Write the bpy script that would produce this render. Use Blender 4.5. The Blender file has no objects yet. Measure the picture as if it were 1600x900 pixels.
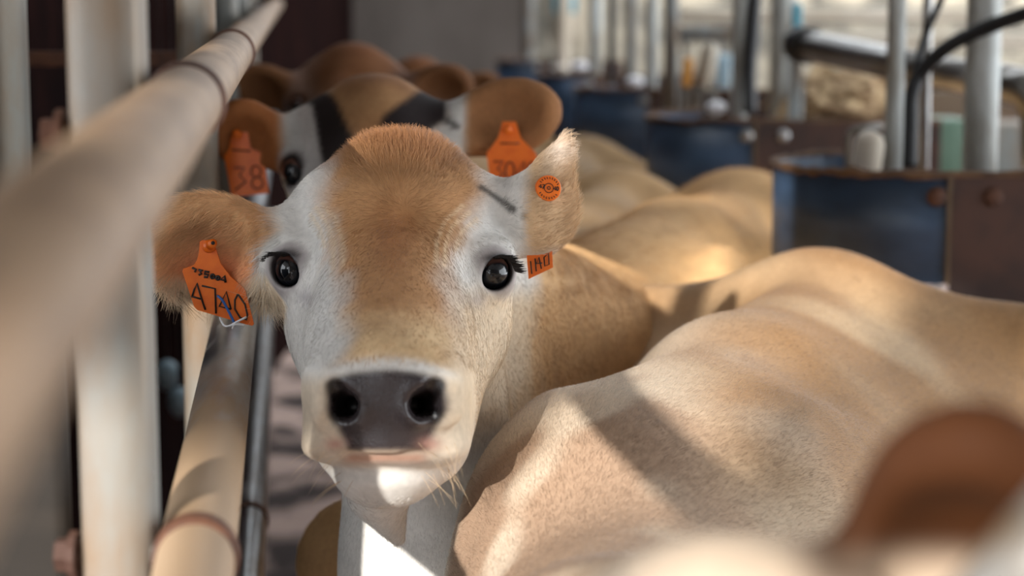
import bpy, bmesh, math, random
import numpy as np
from mathutils import Vector, Matrix

S = bpy.context.scene
COL = S.collection
rng = np.random.default_rng(7)
random.seed(7)

# ------------------------------------------------------------------ camera
FPX = 3000.0
PITCH = math.atan(417 / FPX)
CAM = np.array([0.0, 0.0, 1.5])
RIGHT = np.array([1.0, 0.0, 0.0])
FWD = np.array([0.0, math.cos(PITCH), -math.sin(PITCH)])
UP = np.array([0.0, math.sin(PITCH), math.cos(PITCH)])
cd = bpy.data.cameras.new('camera')
cam = bpy.data.objects.new('camera', cd)
COL.objects.link(cam)
cam.location = CAM
cam.rotation_euler = (math.pi / 2 - PITCH, 0, 0)
cd.sensor_width = 36
cd.lens = FPX * 36 / 1600
cd.clip_start = 0.02
cd.dof.use_dof = True
cd.dof.focus_distance = 1.745
cd.dof.aperture_fstop = 4.2
S.camera = cam

# ------------------------------------------------------------------ light
w = bpy.data.worlds.new('overcast_sky')
S.world = w
w.use_nodes = True
bg = w.node_tree.nodes['Background']
bg.inputs[0].default_value = (0.90, 0.95, 1.0, 1)
bg.inputs[1].default_value = 2.4
sd = bpy.data.lights.new('sun', 'SUN')
sd.energy = 4.2
sd.angle = math.radians(0.9)
sd.color = (1.0, 0.95, 0.88)
sun = bpy.data.objects.new('sun', sd)
COL.objects.link(sun)
SUNDIR = Vector((0.32, 0.88, -0.33)).normalized()
sun.rotation_euler = SUNDIR.to_track_quat('-Z', 'Y').to_euler()
S.view_settings.view_transform = 'Standard'
S.view_settings.look = 'None'
S.view_settings.gamma = 1.0
S.view_settings.exposure = 0.92


# ------------------------------------------------------------------ helpers
def P(px, py, d):
    """a point of the barn seen at photo pixel px, py at distance d along the view axis"""
    return CAM + RIGHT * ((px - 800) * d / FPX) + UP * ((450 - py) * d / FPX) + FWD * d


def lin(r, g, b):
    f = lambda c: (c / 255 / 12.92) if c / 255 <= 0.04045 else ((c / 255 + 0.055) / 1.055) ** 2.4
    return np.array([f(r), f(g), f(b)])


def tag(o, label=None, cat=None, group=None, kind=None):
    if label: o['label'] = label
    if cat: o['category'] = cat
    if group: o['group'] = group
    if kind: o['kind'] = kind
    return o


def link(name, data, parent=None):
    o = bpy.data.objects.new(name, data)
    COL.objects.link(o)
    if parent is not None:
        o.parent = parent
        o.matrix_parent_inverse = Matrix.Translation(parent.location).inverted() if tuple(parent.location) != (0, 0, 0) else Matrix()
    return o


def empty(name, loc):
    o = bpy.data.objects.new(name, None)
    COL.objects.link(o)
    o.location = loc
    o.empty_display_size = 0.1
    return o


def mesh_obj(name, bm, mat, parent=None, smooth=True):
    me = bpy.data.meshes.new(name)
    bm.normal_update()
    bm.to_mesh(me)
    bm.free()
    if smooth:
        me.polygons.foreach_set('use_smooth', [True] * len(me.polygons))
    if mat: me.materials.append(mat)
    return link(name, me, parent)


def add_tube(bm, pts, r, n=20, caps=True):
    """a round pipe through the points; r is one radius or one per point"""
    pts = [Vector(p) for p in pts]
    rs = r if isinstance(r, (list, tuple)) else [r] * len(pts)
    rings = []
    t0 = (pts[1] - pts[0]).normalized()
    ref = Vector((0, 0, 1)) if abs(t0.z) < 0.9 else Vector((1, 0, 0))
    u = t0.cross(ref).normalized()
    for i, p in enumerate(pts):
        t = (pts[min(i + 1, len(pts) - 1)] - pts[max(i - 1, 0)]).normalized()
        u = (u - t * u.dot(t)).normalized()
        v = t.cross(u)
        rings.append([bm.verts.new(p + (u * math.cos(a) + v * math.sin(a)) * rs[i])
                      for a in [2 * math.pi * k / n for k in range(n)]])
    for a, b in zip(rings, rings[1:]):
        for k in range(n):
            bm.faces.new((a[k], a[(k + 1) % n], b[(k + 1) % n], b[k]))
    if caps:
        bm.faces.new(rings[0][::-1])
        bm.faces.new(rings[-1])
    return bm


def tube(pts, r, n=20):
    return add_tube(bmesh.new(), pts, r, n)


def spline(pts, m=8):
    pts = [np.array(p, float) for p in pts]
    q = [2 * pts[0] - pts[1]] + pts + [2 * pts[-1] - pts[-2]]
    out = []
    for i in range(1, len(q) - 2):
        for k in range(m):
            t = k / m
            a, b, c, d = q[i - 1:i + 3]
            out.append(0.5 * ((2 * b) + (c - a) * t + (2 * a - 5 * b + 4 * c - d) * t * t + (3 * b - a - 3 * c + d) * t ** 3))
    out.append(pts[-1])
    return out


def add_box(bm, lo, hi, bevel=0.0, rot=None):
    c = (Vector(lo) + Vector(hi)) / 2
    s = Vector(hi) - Vector(lo)
    g = bmesh.ops.create_cube(bm, size=1)['verts']
    for v in g:
        v.co = Vector((v.co.x * s.x, v.co.y * s.y, v.co.z * s.z))
    if bevel:
        e = list({e for v in g for e in v.link_edges})
        r = bmesh.ops.bevel(bm, geom=e, offset=bevel, segments=2, affect='EDGES', profile=0.5)
        g = list({v for f in r['faces'] for v in f.verts} | {v for v in g if v.is_valid})
    for v in g:
        v.co = (rot @ v.co if rot else v.co) + c
    return bm


def box(lo, hi, bevel=0.0, rot=None):
    return add_box(bmesh.new(), lo, hi, bevel, rot)


# ------------------------------------------------------------------ materials
def mat_new(name):
    m = bpy.data.materials.new(name)
    m.use_nodes = True
    nt = m.node_tree
    return m, nt, nt.nodes['Principled BSDF'], nt.nodes, nt.links


def mat_plain(name, rgb, rough=0.6, metal=0.0, rgb2=None, scale=8, bump=0.0, stretch=(1, 1, 1), lo=0.4, hi=0.62, coat=0.0):
    """one colour, or two mixed by world-space noise"""
    m, nt, b, N, L = mat_new(name)
    b.inputs['Roughness'].default_value = rough
    b.inputs['Metallic'].default_value = metal
    b.inputs['Coat Weight'].default_value = coat
    b.inputs['Base Color'].default_value = (*lin(*rgb), 1)
    if rgb2 is not None:
        tc = N.new('ShaderNodeTexCoord')
        mp = N.new('ShaderNodeMapping'); mp.inputs['Scale'].default_value = stretch
        L.new(tc.outputs['Object'], mp.inputs[0])
        nz = N.new('ShaderNodeTexNoise'); nz.inputs['Scale'].default_value = scale; nz.inputs['Detail'].default_value = 6
        nz.inputs['Roughness'].default_value = 0.62
        L.new(mp.outputs[0], nz.inputs['Vector'])
        rp = N.new('ShaderNodeValToRGB')
        rp.color_ramp.elements[0].position = lo; rp.color_ramp.elements[1].position = hi
        rp.color_ramp.elements[0].color = (*lin(*rgb), 1); rp.color_ramp.elements[1].color = (*lin(*rgb2), 1)
        L.new(nz.outputs[0], rp.inputs[0]); L.new(rp.outputs[0], b.inputs['Base Color'])
        if bump:
            bp = N.new('ShaderNodeBump'); bp.inputs['Strength'].default_value = bump; bp.inputs['Distance'].default_value = 0.01
            L.new(nz.outputs[0], bp.inputs['Height']); L.new(bp.outputs[0], b.inputs['Normal'])
    return m


M_GALV = mat_plain('galvanised_steel', (124, 127, 124), 0.6, 0.15, (122, 96, 68), 4, 0.1, (3, 3, 1), 0.38, 0.70)
M_GALV_DARK = mat_plain('dull_galvanised_steel', (126, 130, 130), 0.5, 0.4, (100, 84, 66), 6, 0.1, (3, 3, 1))
M_RAIL = mat_plain('dusty_pipe', (142, 116, 90), 0.6, 0.0, (116, 92, 70), 7, 0.1, (6, 1.5, 6))
M_STEEL = mat_plain('worn_steel_pipe', (176, 178, 180), 0.28, 0.9, (120, 104, 90), 9, 0.08, (5, 1.2, 5), 0.45, 0.8)
M_STAINLESS = mat_plain('stainless_steel', (170, 170, 170), 0.3, 0.9, (120, 116, 110), 4, 0.0)
M_PIPE = mat_plain('pale_galvanised_pipe', (172, 176, 174), 0.5, 0.3, (140, 138, 130), 6, 0.05, (3, 3, 1))
M_RUST = mat_plain('rusty_metal', (70, 46, 36), 0.75, 0.2, (110, 70, 48), 14, 0.25)
M_BROWNPANEL = mat_plain('rust_brown_panel', (50, 35, 32), 0.65, 0.1, (76, 50, 40), 6, 0.1)
M_BLUE = mat_plain('dark_blue_panel', (46, 61, 80), 0.38, 0.05, (64, 85, 112), 4, 0.06, (1, 1, 2.5))
M_DIRT = mat_plain('dirt_ledge', (104, 78, 56), 0.9, 0, (76, 56, 42), 18, 0.3)
M_BLACK = mat_plain('black_rubber', (22, 23, 26), 0.5)
M_CREAM = mat_plain('cream_paint', (208, 198, 182), 0.6, 0, (186, 174, 154), 3)
M_TEAL = mat_plain('teal_plastic', (20, 128, 150), 0.4)
M_SAGE = mat_plain('sage_green_paint', (78, 108, 90), 0.6, 0, (96, 122, 104), 3)
M_AMBER = mat_plain('amber_plastic', (200, 140, 60), 0.4)
M_PALEBLUE = mat_plain('pale_blue_plastic', (150, 176, 190), 0.4)
M_WHITE = mat_plain('white_plastic', (225, 225, 228), 0.4)
M_TAG = mat_plain('orange_tag_plastic', (232, 112, 20), 0.45, 0, (222, 100, 14), 60)
M_INK = mat_plain('black_marker_ink', (28, 18, 16), 0.6)
M_INKFADED = mat_plain('faded_marker_ink', (128, 58, 20), 0.6)
M_WIREBLUE = mat_plain('blue_wire', (40, 96, 170), 0.35)
M_WIREWHITE = mat_plain('white_wire', (226, 228, 232), 0.35)
M_FLOOR = mat_plain('stained_concrete', (186, 160, 148), 0.85, 0, (52, 37, 33), 2.6, 0.3, (1, 1, 1), 0.45, 0.55)
M_WALL = mat_plain('stained_render', (94, 86, 80), 0.85, 0, (72, 64, 58), 1.2, 0.05, (1, 1, 0.4))
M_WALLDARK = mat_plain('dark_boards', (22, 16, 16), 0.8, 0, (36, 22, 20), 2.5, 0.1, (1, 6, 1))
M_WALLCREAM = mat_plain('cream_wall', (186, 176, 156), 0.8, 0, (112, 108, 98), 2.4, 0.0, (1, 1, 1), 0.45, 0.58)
M_ROOF = mat_plain('roof_sheet', (150, 150, 148), 0.6, 0.2, (120, 112, 104), 2)
M_TIMBER = mat_plain('weathered_timber', (96, 80, 62), 0.8, 0, (92, 72, 54), 4, 0.2, (1, 1, 8))


M_DARKTIMBER = mat_plain('dark_stained_timber', (42, 35, 28), 0.85, 0, (32, 26, 20), 4, 0.2, (1, 1, 6))


def mat_midrail():
    m, nt, b, N, L = mat_new('half_wiped_pipe')
    tc = N.new('ShaderNodeTexCoord')
    sp = N.new('ShaderNodeSeparateXYZ'); L.new(tc.outputs['Object'], sp.inputs[0])
    mp = N.new('ShaderNodeMapping'); mp.inputs['Scale'].default_value = (9, 2, 9)
    L.new(tc.outputs['Object'], mp.inputs[0])
    nz = N.new('ShaderNodeTexNoise'); nz.inputs['Scale'].default_value = 6; nz.inputs['Detail'].default_value = 6
    L.new(mp.outputs[0], nz.inputs['Vector'])
    ad = N.new('ShaderNodeMath'); ad.operation = 'MULTIPLY_ADD'; ad.inputs[1].default_value = 0.7
    L.new(nz.outputs[0], ad.inputs[0]); L.new(sp.outputs[1], ad.inputs[2])
    mr = N.new('ShaderNodeMapRange'); mr.inputs['From Min'].default_value = 1.9; mr.inputs['From Max'].default_value = 2.3
    L.new(ad.outputs[0], mr.inputs[0])
    mx = N.new('ShaderNodeMix'); mx.data_type = 'RGBA'; L.new(mr.outputs[0], mx.inputs[0])
    mx.inputs[6].default_value = (*lin(158, 132, 104), 1); mx.inputs[7].default_value = (*lin(150, 152, 156), 1)
    L.new(mx.outputs[2], b.inputs['Base Color'])
    L.new(mr.outputs[0], b.inputs['Metallic'])
    r = N.new('ShaderNodeMapRange'); r.inputs['To Min'].default_value = 0.6; r.inputs['To Max'].default_value = 0.3
    L.new(mr.outputs[0], r.inputs[0]); L.new(r.outputs[0], b.inputs['Roughness'])
    return m


M_MIDRAIL = mat_midrail()


def mat_coat():
    m, nt, b, N, L = mat_new('cow_coat')
    at = N.new('ShaderNodeAttribute'); at.attribute_name = 'coat'
    wt = N.new('ShaderNodeAttribute'); wt.attribute_name = 'wet'
    tc = N.new('ShaderNodeTexCoord')
    nz = N.new('ShaderNodeTexNoise'); nz.inputs['Scale'].default_value = 160; nz.inputs['Detail'].default_value = 4
    L.new(tc.outputs['Object'], nz.inputs['Vector'])
    mr = N.new('ShaderNodeMapRange'); mr.inputs['To Min'].default_value = 0.78; mr.inputs['To Max'].default_value = 1.18
    L.new(nz.outputs[0], mr.inputs[0])
    mx = N.new('ShaderNodeMix'); mx.data_type = 'RGBA'; mx.blend_type = 'MULTIPLY'; mx.inputs[0].default_value = 1.0
    L.new(at.outputs['Color'], mx.inputs[6]); L.new(mr.outputs[0], mx.inputs[7])
    L.new(mx.outputs[2], b.inputs['Base Color'])
    r = N.new('ShaderNodeMapRange'); r.inputs['To Min'].default_value = 0.75; r.inputs['To Max'].default_value = 0.27
    L.new(wt.outputs['Fac'], r.inputs[0]); L.new(r.outputs[0], b.inputs['Roughness'])
    sl = N.new('ShaderNodeMapRange'); sl.inputs['To Min'].default_value = 0.12; sl.inputs['To Max'].default_value = 0.55
    L.new(wt.outputs['Fac'], sl.inputs[0]); L.new(sl.outputs[0], b.inputs['Specular IOR Level'])
    vo = N.new('ShaderNodeTexVoronoi'); vo.inputs['Scale'].default_value = 480
    L.new(tc.outputs['Object'], vo.inputs['Vector'])
    bp = N.new('ShaderNodeBump'); bp.inputs['Distance'].default_value = 0.0012
    sm = N.new('ShaderNodeMath'); sm.operation = 'MULTIPLY_ADD'; sm.inputs[1].default_value = 0.2; sm.inputs[2].default_value = 0.08
    L.new(wt.outputs['Fac'], sm.inputs[0]); L.new(sm.outputs[0], bp.inputs['Strength'])
    L.new(vo.outputs['Distance'], bp.inputs['Height'])
    L.new(bp.outputs[0], b.inputs['Normal'])
    return m


M_COAT = mat_coat()


def mat_fur():
    m, nt, b, N, L = mat_new('cow_fur')
    at = N.new('ShaderNodeAttribute'); at.attribute_name = 'coat'
    L.new(at.outputs['Color'], b.inputs['Base Color'])
    b.inputs['Roughness'].default_value = 0.5
    b.inputs['Specular IOR Level'].default_value = 0.28
    return m


M_FUR = mat_fur()
M_LASH = mat_plain('dark_lash', (24, 17, 15), 0.5)


def mat_eye():
    """object space: z looks out of the pupil, x across, y up"""
    m, nt, b, N, L = mat_new('cow_eye')
    tc = N.new('ShaderNodeTexCoord')
    sp = N.new('ShaderNodeSeparateXYZ'); L.new(tc.outputs['Object'], sp.inputs[0])

    def ellipse(ax, ay, y0=0.0):
        a = N.new('ShaderNodeMath'); a.operation = 'DIVIDE'; a.inputs[1].default_value = ax; L.new(sp.outputs[0], a.inputs[0])
        c = N.new('ShaderNodeMath'); c.operation = 'DIVIDE'; c.inputs[1].default_value = ay; s0 = N.new('ShaderNodeMath'); s0.inputs[1].default_value = y0; L.new(sp.outputs[1], s0.inputs[0]); L.new(s0.outputs[0], c.inputs[0])
        h = N.new('ShaderNodeVectorMath'); h.operation = 'LENGTH'
        cb = N.new('ShaderNodeCombineXYZ'); L.new(a.outputs[0], cb.inputs[0]); L.new(c.outputs[0], cb.inputs[1])
        L.new(cb.outputs[0], h.inputs[0])
        return h.outputs['Value']

    def step(src, lo, hi):
        r = N.new('ShaderNodeMapRange'); r.inputs['From Min'].default_value = lo; r.inputs['From Max'].default_value = hi
        L.new(src, r.inputs[0]); return r.outputs[0]

    def mix(f, A, B):
        x = N.new('ShaderNodeMix'); x.data_type = 'RGBA'; L.new(f, x.inputs[0])
        for s, v in ((6, A), (7, B)):
            if isinstance(v, tuple): x.inputs[s].default_value = v
            else: L.new(v, x.inputs[s])
        return x.outputs[2]
    pup = (0.002, 0.003, 0.005, 1)
    iris = (*lin(84, 54, 44), 1)
    scl = (*lin(150, 128, 120), 1)
    c1 = mix(step(ellipse(0.0168, 0.0140, 0.0050), 0.92, 1.1), pup, iris)
    c2 = mix(step(ellipse(0.0165, 0.0168), 0.97, 1.04), c1, scl)
    L.new(c2, b.inputs['Base Color'])
    b.inputs['Roughness'].default_value = 0.3
    b.inputs['Specular IOR Level'].default_value = 0.1
    b.inputs['Coat Weight'].default_value = 1.0
    b.inputs['Coat Roughness'].default_value = 0.01
    return m


M_EYE = mat_eye()


# ------------------------------------------------------------------ implicit surfaces for the animals
class Field:
    def __init__(s, xs, ys, zs):
        s.ax = [np.asarray(a, np.float32) for a in (xs, ys, zs)]
        s.d = np.full([len(a) for a in s.ax], 0.5, np.float32)

    def region(s, lo, hi):
        sl = []
        for a, l, h in zip(s.ax, lo, hi):
            i, j = np.searchsorted(a, l), np.searchsorted(a, h)
            if j - i < 1: return None, None
            sl.append(slice(i, j))
        X = s.ax[0][sl[0]][:, None, None]; Y = s.ax[1][sl[1]][None, :, None]; Z = s.ax[2][sl[2]][None, None, :]
        return tuple(sl), (X, Y, Z)

    def _op(s, sl, n, k, sub):
        o = s.d[sl]
        if sub:
            n = -n
            h = np.maximum(k - np.abs(o - n), 0) / k
            s.d[sl] = np.maximum(o, n) + h * h * k * 0.25
        else:
            h = np.maximum(k - np.abs(o - n), 0) / k
            s.d[sl] = np.minimum(o, n) - h * h * k * 0.25

    def cone(s, a, b, ra, rb, k=0.03, sub=False, flat=None):
        """round cone; flat = (unit axis, factor) squeezes it along that axis"""
        a = np.asarray(a, float); b = np.asarray(b, float)
        m = max(ra, rb) + k + 0.02
        sl, xyz = s.region(np.minimum(a, b) - m, np.maximum(a, b) + m)
        if sl is None: return
        ab = b - a
        q = [xyz[i] - np.float32(a[i]) for i in range(3)]
        t = np.clip((q[0] * ab[0] + q[1] * ab[1] + q[2] * ab[2]) / max(ab @ ab, 1e-9), 0, 1).astype(np.float32)
        r = [q[i] - t * np.float32(ab[i]) for i in range(3)]
        d2 = r[0] ** 2 + r[1] ** 2 + r[2] ** 2
        if flat is not None:
            ax, f = flat
            c = r[0] * ax[0] + r[1] * ax[1] + r[2] * ax[2]
            d2 = d2 + c * c * (1 / (f * f) - 1)
        n = np.sqrt(d2) - (ra + (rb - ra) * t)
        if flat is not None: n = n * max(flat[1], 0.5)
        s._op(sl, n.astype(np.float32), k, sub)

    def ell(s, c, rad, axes=None, k=0.03, sub=False):
        c = np.asarray(c, float); rad = np.asarray(rad, float)
        A = np.eye(3) if axes is None else np.asarray(axes, float)
        ext = np.sqrt(((A * rad[:, None]) ** 2).sum(0)) + k + 0.02
        sl, xyz = s.region(c - ext, c + ext)
        if sl is None: return
        q = [xyz[i] - np.float32(c[i]) for i in range(3)]
        l = [(q[0] * A[i, 0] + q[1] * A[i, 1] + q[2] * A[i, 2]).astype(np.float32) for i in range(3)]
        k0 = np.sqrt(sum((l[i] / rad[i]) ** 2 for i in range(3)))
        k1 = np.sqrt(sum((l[i] / rad[i] ** 2) ** 2 for i in range(3))) + 1e-6
        s._op(sl, (k0 * (k0 - 1) / k1).astype(np.float32), k, sub)

    def bump(s, c, rad, amp, axes=None):
        """push the skin out (amp > 0) or in around c"""
        c = np.asarray(c, float); rad = np.asarray(rad, float) * np.ones(3)
        A = np.eye(3) if axes is None else np.asarray(axes, float)
        m = 2.6 * rad.max()
        sl, xyz = s.region(c - m, c + m)
        if sl is None: return
        q = [xyz[i] - np.float32(c[i]) for i in range(3)]
        e = sum(((q[0] * A[i, 0] + q[1] * A[i, 1] + q[2] * A[i, 2]) / rad[i]) ** 2 for i in range(3))
        s.d[sl] -= (amp * np.exp(-e)).astype(np.float32)

    def at(s, p):
        idx = []
        for a, v in zip(s.ax, p):
            f = np.interp(v, a, np.arange(len(a)))
            i = min(int(f), len(a) - 2)
            idx.append((i, f - i))
        (i, u), (j, v), (k, t) = idx
        c = s.d[i:i + 2, j:j + 2, k:k + 2]
        c = c[0] * (1 - u) + c[1] * u
        c = c[0] * (1 - v) + c[1] * v
        return float(c[0] * (1 - t) + c[1] * t)

    def depth(s, px, py, lo=1.3, hi=2.2, back=False):
        """distance along the view axis at which this ray meets the skin"""
        ds = np.arange(lo, hi, 0.001)
        if back: ds = ds[::-1]
        for d in ds:
            if s.at(P(px, py, d)) < 0: return float(d)
        return hi

    def mesh(s, name):
        d = s.d
        g = d < 0
        c = np.zeros([n - 1 for n in d.shape], np.uint8)
        for i in (0, 1):
            for j in (0, 1):
                for k in (0, 1):
                    c += g[i:g.shape[0] - 1 + i, j:g.shape[1] - 1 + j, k:g.shape[2] - 1 + k]
        I = np.argwhere((c > 0) & (c < 8))
        idx = np.full(c.shape, -1, np.int32)
        idx[tuple(I.T)] = np.arange(len(I))
        cor = np.array([(i, j, k) for i in (0, 1) for j in (0, 1) for k in (0, 1)])
        pos = np.zeros((len(I), 3)); cnt = np.zeros(len(I))
        for a in range(8):
            for b in range(a + 1, 8):
                if np.abs(cor[a] - cor[b]).sum() != 1: continue
                A = I + cor[a]; B = I + cor[b]
                va = d[tuple(A.T)]; vb = d[tuple(B.T)]
                cr = (va < 0) != (vb < 0)
                t = (va / np.where(cr, va - vb, 1))[cr][:, None]
                pa = np.stack([s.ax[q][A[cr, q]] for q in range(3)], 1)
                pb = np.stack([s.ax[q][B[cr, q]] for q in range(3)], 1)
                pos[cr] += pa + (pb - pa) * t
                cnt[cr] += 1
        pos /= np.maximum(cnt, 1)[:, None]
        quads = []
        for ax in range(3):
            o = [q for q in range(3) if q != ax]
            s0 = [slice(None)] * 3; s1 = [slice(None)] * 3
            s0[ax] = slice(0, -1); s1[ax] = slice(1, None)
            E = np.argwhere(g[tuple(s0)] != g[tuple(s1)])
            ok = (E[:, o[0]] > 0) & (E[:, o[0]] < d.shape[o[0]] - 1) & (E[:, o[1]] > 0) & (E[:, o[1]] < d.shape[o[1]] - 1)
            E = E[ok]
            ins = g[tuple(E.T)]
            u = np.zeros(3, int); u[o[0]] = 1
            v = np.zeros(3, int); v[o[1]] = 1
            q = np.stack([idx[tuple((E - u - v).T)], idx[tuple((E - v).T)], idx[tuple(E.T)], idx[tuple((E - u).T)]], 1)
            flip = ins if ax != 1 else ~ins
            q[~flip] = q[~flip][:, ::-1]
            quads.append(q)
        q = np.concatenate(quads).astype(np.int32)
        # two light smoothing passes take the grid out of the skin
        for _ in range(2):
            acc = pos.copy(); n = np.ones(len(pos))
            for a in range(4):
                i0, i1 = q[:, a], q[:, (a + 1) % 4]
                for ax in range(3):
                    acc[:, ax] += np.bincount(i0, pos[i1, ax], len(pos)) * 0.5 + np.bincount(i1, pos[i0, ax], len(pos)) * 0.5
                n += np.bincount(i0, minlength=len(pos)) * 0.5 + np.bincount(i1, minlength=len(pos)) * 0.5
            pos = acc / n[:, None]
        me = bpy.data.meshes.new(name)
        me.vertices.add(len(pos)); me.vertices.foreach_set('co', pos.astype(np.float32).ravel())
        me.loops.add(len(q) * 4); me.loops.foreach_set('vertex_index', q.ravel())
        me.polygons.add(len(q)); me.polygons.foreach_set('loop_start', np.arange(0, len(q) * 4, 4, dtype=np.int32))
        me.polygons.foreach_set('use_smooth', np.ones(len(q), bool))
        me.update(calc_edges=True)
        return me, pos, q


def axis_lin(ranges):
    """ranges: (lo, hi, step) pieces in order, joined into one axis"""
    out = []
    for lo, hi, st in ranges:
        out.append(np.arange(lo, hi, st))
    return np.concatenate(out)


def finish(me, coat, wet):
    a = me.attributes.new('coat', 'FLOAT_COLOR', 'POINT')
    a.data.foreach_set('color', np.concatenate([coat, np.ones((len(coat), 1))], 1).astype(np.float32).ravel())
    b = me.attributes.new('wet', 'FLOAT', 'POINT')
    b.data.foreach_set('value', wet.astype(np.float32))
    me.materials.append(M_COAT)


# smooth value noise for coat patches
_G = np.random.default_rng(3).random((32, 32, 32))


def vnoise(p, scale):
    q = p * scale + 100.0
    i = np.floor(q).astype(int); f = q - i; f = f * f * (3 - 2 * f)
    out = 0
    for a in (0, 1):
        for b in (0, 1):
            for c in (0, 1):
                wgt = (f[:, 0] if a else 1 - f[:, 0]) * (f[:, 1] if b else 1 - f[:, 1]) * (f[:, 2] if c else 1 - f[:, 2])
                out = out + wgt * _G[(i[:, 0] + a) % 32, (i[:, 1] + b) % 32, (i[:, 2] + c) % 32]
    return out


def sst(x, a, b):
    t = np.clip((x - a) / (b - a), 0, 1)
    return t * t * (3 - 2 * t)


def mixc(c, col, f):
    return c * (1 - f[:, None]) + np.asarray(col) * f[:, None]


# ---- the head. Its own frame: x to the cow's left, y up, z out of the face, origin between the eyes, metres;
# measured off the photographed head, so L(px, py, d) reads a landmark of that head into the frame.
def camspace(px, py, d):
    return np.array([(px - 800) * d / FPX, (450 - py) * d / FPX, -d])


ORG = camspace(615, 422, 1.76)


def Lh(px, py, d): return camspace(px, py, d) - ORG


class Frame:
    def __init__(s, R, o, sc=1.0):
        s.R = np.asarray(R, float); s.o = np.asarray(o, float); s.sc = sc   # columns of R are the frame's x, y, z in the world

    def p(s, v): return s.o + s.sc * (s.R @ np.asarray(v, float))
    def ax(s, A=None): return s.R.T if A is None else np.asarray(A, float) @ s.R.T
    def inv(s, w): return ((w - s.o) @ s.R) / s.sc


R_CAM = np.stack([RIGHT, UP, -FWD], 1)
MAIN = Frame(R_CAM, P(615, 422, 1.76))
EYE_L = Lh(461, 421, 1.768); EYE_R = Lh(764, 426, 1.768)
EYE_RAD = 0.0188


def rotx(a):
    c, s_ = math.cos(a), math.sin(a)
    return np.array([[1, 0, 0], [0, c, s_], [0, -s_, c]])


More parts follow.
